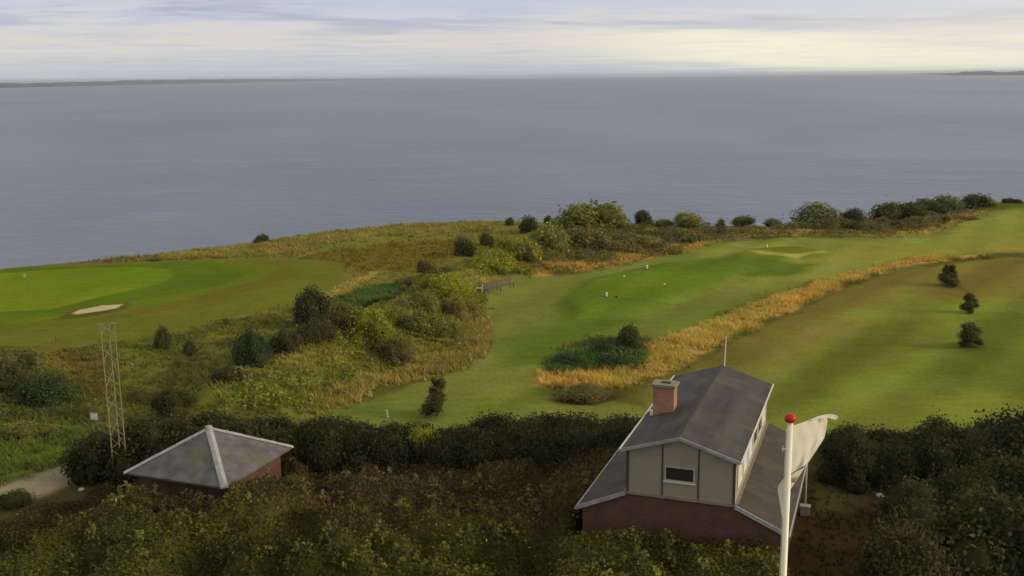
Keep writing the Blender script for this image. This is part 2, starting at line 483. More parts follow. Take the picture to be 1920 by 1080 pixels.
def leafmat(name, trans=0.4):
    def f(t, b, out):
        oi = t.node('ShaderNodeObjectInfo')
        a = t.node('ShaderNodeVertexColor'); a.layer_name = 'tint'
        col = t.mix(1.0, oi.outputs['Color'], a.outputs[0], 'MULTIPLY')
        t.l.new(col, b.inputs['Base Color'])
        b.inputs['Roughness'].default_value = 0.7
        b.inputs['Specular IOR Level'].default_value = 0.03
        tr = t.node('ShaderNodeBsdfTranslucent'); t.l.new(col, tr.inputs[0])
        mx = t.node('ShaderNodeMixShader'); mx.inputs[0].default_value = trans
        t.l.new(b.outputs[0], mx.inputs[1]); t.l.new(tr.outputs[0], mx.inputs[2])
        t.l.new(mx.outputs[0], out.inputs[0])
    return mat(name, f)


def tintmat(name, trans=0.3):
    def f(t, b, out):
        a = t.node('ShaderNodeVertexColor'); a.layer_name = 'tint'
        t.l.new(a.outputs[0], b.inputs['Base Color'])
        b.inputs['Roughness'].default_value = 0.8
        b.inputs['Specular IOR Level'].default_value = 0.1
        tr = t.node('ShaderNodeBsdfTranslucent'); t.l.new(a.outputs[0], tr.inputs[0])
        mx = t.node('ShaderNodeMixShader'); mx.inputs[0].default_value = trans
        t.l.new(b.outputs[0], mx.inputs[1]); t.l.new(tr.outputs[0], mx.inputs[2])
        t.l.new(mx.outputs[0], out.inputs[0])
    return mat(name, f)


def m_brick(c1, c2, mortar, sx_=1.0):
    def f(t, b, out):
        g = t.node('ShaderNodeTexCoord').outputs['Object']
        s = t.node('ShaderNodeSeparateXYZ'); t.l.new(g, s.inputs[0])
        cb = t.node('ShaderNodeCombineXYZ')
        t.l.new(t.math('ADD', s.outputs[0], s.outputs[1]), cb.inputs[0]); t.l.new(s.outputs[2], cb.inputs[1])
        br = t.node('ShaderNodeTexBrick')
        t.l.new(cb.outputs[0], br.inputs['Vector'])
        br.inputs['Scale'].default_value = 1.0
        br.inputs['Brick Width'].default_value = 0.24
        br.inputs['Row Height'].default_value = 0.075 * sx_
        br.inputs['Mortar Size'].default_value = 0.011 * sx_
        br.inputs['Color1'].default_value = (*c1, 1); br.inputs['Color2'].default_value = (*c2, 1)
        br.inputs['Mortar'].default_value = (*mortar, 1)
        n = t.noise(g, 1.3, 5, 0.6)
        cmb = t.node('ShaderNodeCombineColor'); k = t.mapr(n, 0.3, 0.7, 0.75, 1.2)
        for i in range(3): t.l.new(k, cmb.inputs[i])
        t.l.new(t.mix(1.0, br.outputs[0], cmb.outputs[0], 'MULTIPLY'), b.inputs['Base Color'])
        b.inputs['Roughness'].default_value = 0.9
        bn = t.node('ShaderNodeBump'); bn.inputs['Strength'].default_value = 0.5; bn.inputs['Distance'].default_value = 0.01
        t.l.new(br.outputs['Fac'], bn.inputs['Height']); bn.invert = True
        t.l.new(bn.outputs[0], b.inputs['Normal'])
    return f


def m_roof(base, moss, amount, streak=(1, 0.15, 1), laps=0.0):
    def f(t, b, out):
        g = t.node('ShaderNodeTexCoord').outputs['Object']
        n = t.noise(t.scale(g, streak), 1.6, 6, 0.62)
        n2_ = t.noise(g, 0.55, 4, 0.55)
        n3_ = t.noise(g, 14, 3, 0.6)
        col = t.mix(t.mapr(n, 0.32, 0.68, 0, 1), tuple(v * 0.62 for v in base), tuple(v * 1.32 for v in base))
        col = t.mix(t.mapr(n2_, 0.48, 0.66, 0, amount, True), col, moss)
        cmb = t.node('ShaderNodeCombineColor'); k = t.mapr(n3_, 0.3, 0.7, 0.88, 1.12)
        if laps:
            s_ = t.node('ShaderNodeSeparateXYZ'); t.l.new(g, s_.inputs[0])
            u_ = t.math('ADD', t.math('MULTIPLY', s_.outputs[1], 1.0 / laps), t.math('MULTIPLY', t.noise(g, 0.7, 3), 0.12))
            fr_ = t.math('FRACT', u_)
            ln = t.mapr(fr_, 0.0, 0.06, 0.68, 1.0)
            id_ = t.node('ShaderNodeTexWhiteNoise', noise_dimensions='1D'); t.l.new(t.math('FLOOR', u_), id_.inputs['W'])
            k = t.math('MULTIPLY', t.math('MULTIPLY', k, ln), t.mapr(id_.outputs[0], 0, 1, 0.88, 1.12))
        for i in range(3): t.l.new(k, cmb.inputs[i])
        t.l.new(t.mix(1.0, col, cmb.outputs[0], 'MULTIPLY'), b.inputs['Base Color'])
        b.inputs['Roughness'].default_value = 0.75
        b.inputs['Specular IOR Level'].default_value = 0.35
        bn = t.node('ShaderNodeBump'); bn.inputs['Strength'].default_value = 0.3; bn.inputs['Distance'].default_value = 0.01
        t.l.new(n3_, bn.inputs['Height']); t.l.new(bn.outputs[0], b.inputs['Normal'])
    return f


M_GROUND = mat('turf', m_ground)
M_SEA = mat('sea_water', m_sea)
M_LEAF = leafmat('foliage')
M_TINT = tintmat('grass_blades')
M_BARK = plain('bark', (0.07, 0.055, 0.04), 0.9, 0.3, 12)
M_BRICK = mat('red_brick', m_brick((0.118, 0.040, 0.020), (0.080, 0.029, 0.016), (0.135, 0.085, 0.055)))
M_BRICK2 = mat('orange_brick', m_brick((0.44, 0.20, 0.10), (0.34, 0.145, 0.075), (0.34, 0.24, 0.16), 1.25))
M_FELT = mat('roof_felt', m_roof((0.056, 0.050, 0.042), (0.085, 0.085, 0.058), 0.8, (1, 0.07, 1), 1.0))
M_FELT2 = mat('roof_felt_lower', m_roof((0.060, 0.047, 0.034), (0.080, 0.074, 0.048), 0.7, (0.2, 1, 1), 1.0))
M_HUT = mat('hut_roofing', m_roof((0.112, 0.110, 0.108), (0.110, 0.116, 0.060), 0.75, (1, 1, 1)))
M_CAP = plain('ridge_flashing', (0.33, 0.32, 0.31), 0.6, 0.25, 2.5)
M_TRIM = plain('grey_trim', (0.40, 0.39, 0.37), 0.55, 0.12, 3)
M_WHITE = plain('white_paint', (0.68, 0.66, 0.58), 0.5, 0.08, 3)
M_PANEL = plain('beige_panel', (0.31, 0.28, 0.205), 0.8, 0.08, 1.5)
M_BATTEN = plain('dark_batten', (0.07, 0.062, 0.045), 0.8, 0.1, 3)
M_CONC = plain('concrete', (0.25, 0.215, 0.15), 0.9, 0.15, 5)
M_DARK = plain('dark_opening', (0.02, 0.02, 0.02), 0.8)
M_STEEL = plain('galvanised_steel', (0.25, 0.235, 0.12), 0.55, 0.15, 6, metal=0.2)
M_RED = plain('red_paint', (0.50, 0.03, 0.02), 0.35, 0.05)
M_POLE = plain('pole_paint', (0.88, 0.83, 0.64), 0.35, 0.04, 2)
M_WOOD = plain('weathered_wood', (0.12, 0.09, 0.075), 0.85, 0.2, 8)
M_INK_SHADE = plain('flag_ink_fold_shade', (0.10, 0.09, 0.06), 0.8)  # for the lettering and for the painted shade of the fold
M_STONE = plain('pale_stone', (0.5, 0.48, 0.42), 0.9, 0.1, 9)


def m_glass(t, b, out):
    b.inputs['Base Color'].default_value = (0.035, 0.028, 0.026, 1)
    b.inputs['Roughness'].default_value = 0.12
M_GLASS = mat('window_glass', m_glass)


def m_cloth(t, b, out):
    g = t.node('ShaderNodeTexCoord').outputs['Object']
    c = t.mix(t.mapr(t.noise(g, 3, 3), 0.3, 0.7), (0.90, 0.85, 0.72), (0.93, 0.89, 0.78))
    t.l.new(c, b.inputs['Base Color']); b.inputs['Roughness'].default_value = 0.85
    tr = t.node('ShaderNodeBsdfTranslucent'); t.l.new(c, tr.inputs[0])
    mx = t.node('ShaderNodeMixShader'); mx.inputs[0].default_value = 0.5
    t.l.new(b.outputs[0], mx.inputs[1]); t.l.new(tr.outputs[0], mx.inputs[2]); t.l.new(mx.outputs[0], out.inputs[0])
M_CLOTH = mat('flag_cloth', m_cloth)


def m_coast(t, b, out):
    g = t.node('ShaderNodeTexCoord').outputs['Object']
    n = t.noise(g, 0.004, 5, 0.6)
    t.l.new(t.mix(t.mapr(n, 0.4, 0.6), (0.05, 0.065, 0.05), (0.09, 0.10, 0.08)), b.inputs['Base Color'])
    b.inputs['Roughness'].default_value = 1.0
M_COAST = mat('far_land', m_coast)


# ------------------------------------------------------------------ object helpers
def tag(o, label=None, cat=None, group=None, kind=None):
    if label: o['label'] = label
    if cat: o['category'] = cat
    if group: o['group'] = group
    if kind: o['kind'] = kind
    return o


def empty(name, loc, rz=0.0):
    o = bpy.data.objects.new(name, None); COL.objects.link(o)
    o.location = loc; o.rotation_euler = (0, 0, rz); o.empty_display_size = 0.3
    return o


def link(name, me, parent=None, loc=None):
    o = bpy.data.objects.new(name, me); COL.objects.link(o)
    if parent is not None: o.parent = parent
    if loc is not None: o.location = loc
    return o


def npmesh(name, V, F, material, tint=None, layer='tint', smooth=False):
    """V (n,3), F (m,k) of one k"""
    me = bpy.data.meshes.new(name)
    V = np.ascontiguousarray(V, np.float32); F = np.ascontiguousarray(F, np.int32)
    k = F.shape[1]
    me.vertices.add(len(V)); me.vertices.foreach_set('co', V.ravel())
    me.loops.add(F.size); me.loops.foreach_set('vertex_index', F.ravel())
    me.polygons.add(len(F)); me.polygons.foreach_set('loop_start', np.arange(0, F.size, k, dtype=np.int32))
    me.polygons.foreach_set('loop_total', np.full(len(F), k, np.int32))
    if tint is not None:
        a = me.color_attributes.new(layer, 'FLOAT_COLOR', 'POINT')
        c = np.ones((len(V), 4), np.float32); c[:, :3] = tint
        a.data.foreach_set('color', c.ravel())
    me.update(calc_edges=True)
    if smooth: me.polygons.foreach_set('use_smooth', np.ones(len(F), bool))
    me.materials.append(material)
    return me


class MB:
    """collects solids into one mesh"""
    def __init__(s): s.v = []; s.f = []

    def add(s, vs, fs):
        o = len(s.v); s.v += [tuple(v) for v in vs]; s.f += [tuple(i + o for i in f) for f in fs]; return s

    def box(s, x0, x1, y0, y1, z0, z1):
        return s.add([(x0, y0, z0), (x1, y0, z0), (x1, y1, z0), (x0, y1, z0), (x0, y0, z1), (x1, y0, z1), (x1, y1, z1), (x0, y1, z1)],
                     [(3, 2, 1, 0), (4, 5, 6, 7), (0, 1, 5, 4), (1, 2, 6, 5), (2, 3, 7, 6), (3, 0, 4, 7)])

    def prism(s, prof, y0, y1):                  # profile in x,z extruded along y
        n = len(prof)
        vs = [(x, y0, z) for x, z in prof] + [(x, y1, z) for x, z in prof]
        return s.add(vs, [tuple(range(n))[::1], tuple(range(2 * n - 1, n - 1, -1))] + [((i + 1) % n, i, n + i, n + (i + 1) % n) for i in range(n)])

    def bar(s, a, b, w_, h_=None, up=(0, 0, 1)):
        h_ = h_ or w_
        a = Vector(a); b = Vector(b); d = (b - a).normalized(); u = Vector(up)
        if abs(d.dot(u)) > 0.99: u = Vector((1, 0, 0))
        r = d.cross(u).normalized(); u = r.cross(d).normalized()
        vs = []
        for p in (a, b):
            for sx_, sy_ in ((-1, -1), (1, -1), (1, 1), (-1, 1)):
                vs.append(p + r * sx_ * w_ / 2 + u * sy_ * h_ / 2)
        return s.add(vs, [(0, 1, 2, 3), (7, 6, 5, 4), (1, 0, 4, 5), (2, 1, 5, 6), (3, 2, 6, 7), (0, 3, 7, 4)])

    def tube(s, a, b, r0, r1=None, n=10):
        r1 = r0 if r1 is None else r1
        a = Vector(a); b = Vector(b); d = (b - a).normalized(); u = Vector((0, 0, 1))
        if abs(d.dot(u)) > 0.99: u = Vector((1, 0, 0))
        r = d.cross(u).normalized(); u = r.cross(d)
        vs = []
        for p, q in ((a, r0), (b, r1)):
            for i in range(n):
                t = 2 * math.pi * i / n
                vs.append(p + (r * math.cos(t) + u * math.sin(t)) * q)
        return s.add(vs, [tuple(range(n - 1, -1, -1)), tuple(range(n, 2 * n))] + [(i, (i + 1) % n, n + (i + 1) % n, n + i) for i in range(n)])

    def lathe(s, prof, c=(0, 0, 0), n=20):
        vs = []; fs = []
        for r, z in prof:
            for i in range(n):
                t = 2 * math.pi * i / n
                vs.append((c[0] + r * math.cos(t), c[1] + r * math.sin(t), c[2] + z))
        for j in range(len(prof) - 1):
            for i in range(n):
                fs.append((j * n + i, j * n + (i + 1) % n, (j + 1) * n + (i + 1) % n, (j + 1) * n + i))
        fs.append(tuple(range(n - 1, -1, -1))); fs.append(tuple((len(prof) - 1) * n + i for i in range(n)))
        return s.add(vs, fs)

    def build(s, name, material, parent=None, bevel=0.0, loc=None, smooth=False):
        me = bpy.data.meshes.new(name); me.from_pydata(s.v, [], s.f); me.update()
        import bmesh
        bm = bmesh.new(); bm.from_mesh(me); bmesh.ops.recalc_face_normals(bm, faces=bm.faces)
        if bevel: bmesh.ops.bevel(bm, geom=bm.edges[:], offset=bevel, segments=1, affect='EDGES')
        bm.to_mesh(me); bm.free()
        if smooth:
            for p in me.polygons: p.use_smooth = True
        me.materials.append(material)
        return link(name, me, parent, loc)


# ------------------------------------------------------------------ ground, sea, far land
def axis(parts):
    out = []
    for a, b, st in parts: out.append(np.arange(a, b, st))
    return np.concatenate(out + [[parts[-1][1]]])


gx = axis([(-640, -220, 30), (-220, -70, 3), (-70, 100, 0.30), (100, 220, 3), (220, 700, 30)])
gy = axis([(-480, -20, 30), (-20, 28, 3), (28, 190, 0.30), (190, 330, 4)])
GX, GY = np.meshgrid(gx, gy)
xf = GX.ravel(); yf = GY.ravel()
zf = height(xf, yf)
nx, ny = len(gx), len(gy)
ii = np.arange(nx * ny).reshape(ny, nx)
Fq = np.stack([ii[:-1, :-1].ravel(), ii[:-1, 1:].ravel(), ii[1:, 1:].ravel(), ii[1:, :-1].ravel()], 1)
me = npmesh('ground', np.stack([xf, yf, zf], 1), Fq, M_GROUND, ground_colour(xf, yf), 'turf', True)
tag(link('ground', me), kind='structure')

SEA_Z = -20.0
sb = [(-34000, -600), (34000, -600), (34000, 30000), (-34000, 30000)]
V = np.array([(x, y, 0) for x, y in sb])
o = link('sea', npmesh('sea', V, np.array([[0, 1, 2, 3]]), M_SEA), loc=(0, 0, SEA_Z))
tag(o, kind='structure')


def far_land(name, pts):
    """pts: (picture x, distance, height above the water)"""
    xs = [p[0] for p in pts]
    q = np.arange(xs[0], xs[-1], 3.0)
    Dv = np.interp(q, xs, [p[1] for p in pts]); Hv = np.interp(q, xs, [p[2] for p in pts])
    Hv = Hv * (0.74 + 0.24 * vnoise(q, q * 0, 14, 61, 4))
    rows = [(0.0, -1.0), (25, 0.55), (220, 1.0), (900, 0.9), (2600, -1.0)]
    V = []
    for off, hh in rows:
        for x_, d_, h_ in zip(q, Dv, Hv):
            az = math.atan((x_ - 960) / (FPX * math.cos(PITCH) + 393 * math.sin(PITCH)))
            V.append((math.sin(az) * (d_ + off), math.cos(az) * (d_ + off), SEA_Z + (h_ * hh if hh > 0 else -6)))
    n = len(q); idx = np.arange(len(rows) * n).reshape(len(rows), n)
    F = np.stack([idx[:-1, :-1].ravel(), idx[:-1, 1:].ravel(), idx[1:, 1:].ravel(), idx[1:, :-1].ravel()], 1)
    tag(link(name, npmesh(name, np.array(V), F, M_COAST, smooth=True)), kind='structure')


far_land('far_headland', [(-400, 8200, 40), (0, 8800, 42), (45, 9000, 36), (60, 9200, 38), (110, 9600, 42), (225, 11500, 46), (236, 11800, 58), (330, 13000, 58), (450, 15500, 56), (580, 19000, 50), (720, 24000, 40), (900, 28000, 20)])
far_land('far_coast', [(1700, 27000, 12), (1750, 20000, 30), (1800, 13500, 36), (1812, 13200, 52), (1860, 12600, 54), (1875, 12400, 40), (1915, 12000, 46), (2000, 11500, 40), (2300, 11000, 40)])


# ------------------------------------------------------------------ foliage
def leaf_quads(P, N, size, jitter=0.8, r=rng):
    """small quads at P, facing roughly N"""
    n = len(P)
    N = N + r.normal(0, jitter, (n, 3)); N /= np.linalg.norm(N, axis=1, keepdims=True) + 1e-9
    T = np.cross(N, r.normal(0, 1, (n, 3))); T /= np.linalg.norm(T, axis=1, keepdims=True) + 1e-9
    B = np.cross(N, T)
    s = (size * r.uniform(0.6, 1.4, n))[:, None]
    a = P - T * s * 0.5 - B * s * 0.12; b = P + B * s * -0.32 + N * s * 0.08
    c = P + T * s * 0.6; d = P + B * s * 0.32 + N * s * 0.08
    V = np.stack([a, b, c, d], 1).reshape(-1, 3)
    F = np.arange(4 * n).reshape(n, 4)
    return V, F


def crown_mesh(name, seed, n=5200, leaf=0.05, blobs=10, flat_=0.75, spread=0.30, low=True, tall=0.0):
    """a crown about 1 wide; low: it reaches the ground"""
    r = np.random.default_rng(seed)
    C = []; R = []
    for i in range(blobs):
        a = r.uniform(0, 2 * math.pi); q = spread * math.sqrt(r.uniform(0, 1))
        rad = r.uniform(0.13, 0.26)
        z = r.uniform(0.05, 0.62) * flat_ * (1.15 - q / spread * 0.5)
        if tall:
            z = 0.10 + 0.85 * (i + 0.5) / blobs
            k_ = 1.15 - 0.85 * z
            q = q * 1.5 * k_; rad = rad * (0.35 + 0.60 * k_)
        C.append((q * math.cos(a), q * math.sin(a), z + (0 if low else 0.12))); R.append(rad)
    if not tall: C.append((0, 0, 0.30 * flat_)); R.append(0.30)
    C = np.array(C); R = np.array(R)
    if low:
        C[:, 2] = np.maximum(C[:, 2], 0.08)
    pk = r.choice(len(C), n, p=R ** 2 / (R ** 2).sum())
    d = r.normal(0, 1, (n, 3)); d /= np.linalg.norm(d, axis=1, keepdims=True)
    sh = 1 + 0.22 * np.sin(d[:, 0] * 7 + pk) * np.cos(d[:, 1] * 6 + pk * 2) + r.normal(0, 0.07, n)
    out_ = r.uniform(0, 1, n) < 0.10
    sh = sh * np.where(out_, r.uniform(1.08, 1.40, n), 1.0)
    P = C[pk] + d * (R[pk] * sh)[:, None]
    # drop what lies deep inside another blob
    deep = np.zeros(n, bool)
    for c, q in zip(C, R):
        deep |= np.linalg.norm(P - c, axis=1) < q * 0.72
    keep = ~deep & (P[:, 2] > 0.0)
    P = P[keep]; d = d[keep]; pk = pk[keep]
    V, F = leaf_quads(P, d, leaf, 0.9, r)
    clump = r.uniform(0.70, 1.35, len(C))
    k = clump[pk] * r.uniform(0.65, 1.40, len(P))
    hue = r.uniform(-0.12, 0.12, len(P))
    tint = np.stack([k * (1 + hue), k, k * (1 - hue)], 1)
    # brighter young shoots here and there
    sp = r.uniform(0, 1, len(P)) < 0.05
    tint[sp] *= 1.7
    tint = np.repeat(tint, 4, 0)
    # opaque inner core, tinted darker to stand for shade inside the crown
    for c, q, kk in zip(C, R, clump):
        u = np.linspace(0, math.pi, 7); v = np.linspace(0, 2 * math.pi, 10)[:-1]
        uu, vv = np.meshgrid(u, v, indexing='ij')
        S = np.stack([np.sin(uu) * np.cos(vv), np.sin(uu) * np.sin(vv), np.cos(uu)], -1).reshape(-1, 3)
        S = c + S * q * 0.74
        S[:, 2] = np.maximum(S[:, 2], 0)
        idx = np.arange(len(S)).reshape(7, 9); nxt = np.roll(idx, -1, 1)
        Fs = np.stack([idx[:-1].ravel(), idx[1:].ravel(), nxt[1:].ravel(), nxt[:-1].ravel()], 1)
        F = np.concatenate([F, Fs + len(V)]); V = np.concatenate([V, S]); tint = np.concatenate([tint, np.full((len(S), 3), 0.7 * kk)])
    V = V.copy()
    w_ = np.percentile(np.abs(V[:, :2]), 99) * 2
    h_ = np.percentile(V[:, 2], 99)
    V[:, :2] /= w_; V[:, 2] /= h_
    return npmesh(name, V, F, M_LEAF, tint)


BUSH = [crown_mesh('shrub_foliage', 100 + i, 7500, 0.036, 9 + 2 * i, spread=0.26 + 0.02 * i) for i in range(7)]
FARB = [crown_mesh('far_shrub_foliage', 200 + i, 2600, 0.055, 9) for i in range(6)]
TREE = [crown_mesh('tree_crown', 300 + i, 3200, 0.045, 20, 1.0, 0.24, True, 1.0) for i in range(4)]

DARKG = (0.1, 0.104, 0.038)
OLIVE = (0.205, 0.21, 0.05)
LIGHT = (0.3, 0.31, 0.04)
PALE = (0.16, 0.175, 0.075)
BROWN = (0.195, 0.17, 0.052)
BLUEG = (0.068, 0.094, 0.038)
GOLD = (0.27, 0.235, 0.055)
TREEC = (0.120, 0.122, 0.040)
HEDGE = (0.060, 0.064, 0.026)


def place(pxc, pyb, wpx, hpx):
    p = at(pxc, pyb)
    dist = math.sqrt(p[0] ** 2 + p[1] ** 2 + (CAM_H - p[2]) ** 2)
    return p, wpx * dist / FPX, hpx * dist / FPX


def shrub(pxc, pyb, wpx, hpx, col, label, group=None, meshes=None, name='shrub', sub=0.95):
    if pyb < 482 and pxc > 940: wpx *= 1.18; hpx *= 1.12
    p, W, Hh = place(pxc, pyb, wpx, hpx)
    dist = math.hypot(p[0], p[1])
    pool = meshes or (BUSH if dist < 100 else FARB)
    k = int(rng.integers(len(pool)))
    o = bpy.data.objects.new(name, pool[k]); COL.objects.link(o)
    # the bush stands a half depth behind its front foot
    q = p[:2] * (1 + 0.32 * W / max(dist, 1))
    z = float(height(q[0], q[1]))
    o.location = (q[0], q[1], z - 0.05)
    o.scale = (W, W * 0.85, max(Hh * sub, 0.3))
    o.rotation_euler = (0, 0, float(rng.uniform(0, 6.28)))
    v = rng.uniform(0.9, 1.12)
    o.color = (col[0] * v, col[1] * v, col[2] * v, 1)
    tag(o, label, 'bush', group)
    return o


def tree(pxc, pyb, wpx, hpx, col, label, group=None, trunk=0.08):
    p, W, Hh = place(pxc, pyb, wpx, hpx)
    root = empty('small_tree', (p[0], p[1], p[2] - 0.03), float(rng.uniform(0, 6.28)))
    tag(root, label, 'tree', group)
    c = link('crown', TREE[int(rng.integers(4))], root, (0, 0, Hh * trunk * 0.7))
    c.scale = (W, W, Hh * (1 - trunk * 0.7)); c.color = (*col, 1)
    b = MB()
    r0 = max(0.035, W * 0.03)
    b.tube((0, 0, 0), (0.03 * W, 0.02, Hh * 0.45), r0, r0 * 0.7, 8)
    b.tube((0.03 * W, 0.02, Hh * 0.45), (0.0, 0.03, Hh * 0.85), r0 * 0.7, r0 * 0.3, 6)
    for a in range(4):
        t = a * 1.7
        b.tube((0.02 * W, 0.01, Hh * (0.25 + 0.1 * a)), (0.33 * W * math.cos(t), 0.33 * W * math.sin(t), Hh * (0.45 + 0.1 * a)), r0 * 0.45, r0 * 0.15, 5)
    b.build('trunk', M_BARK, root)
    return root


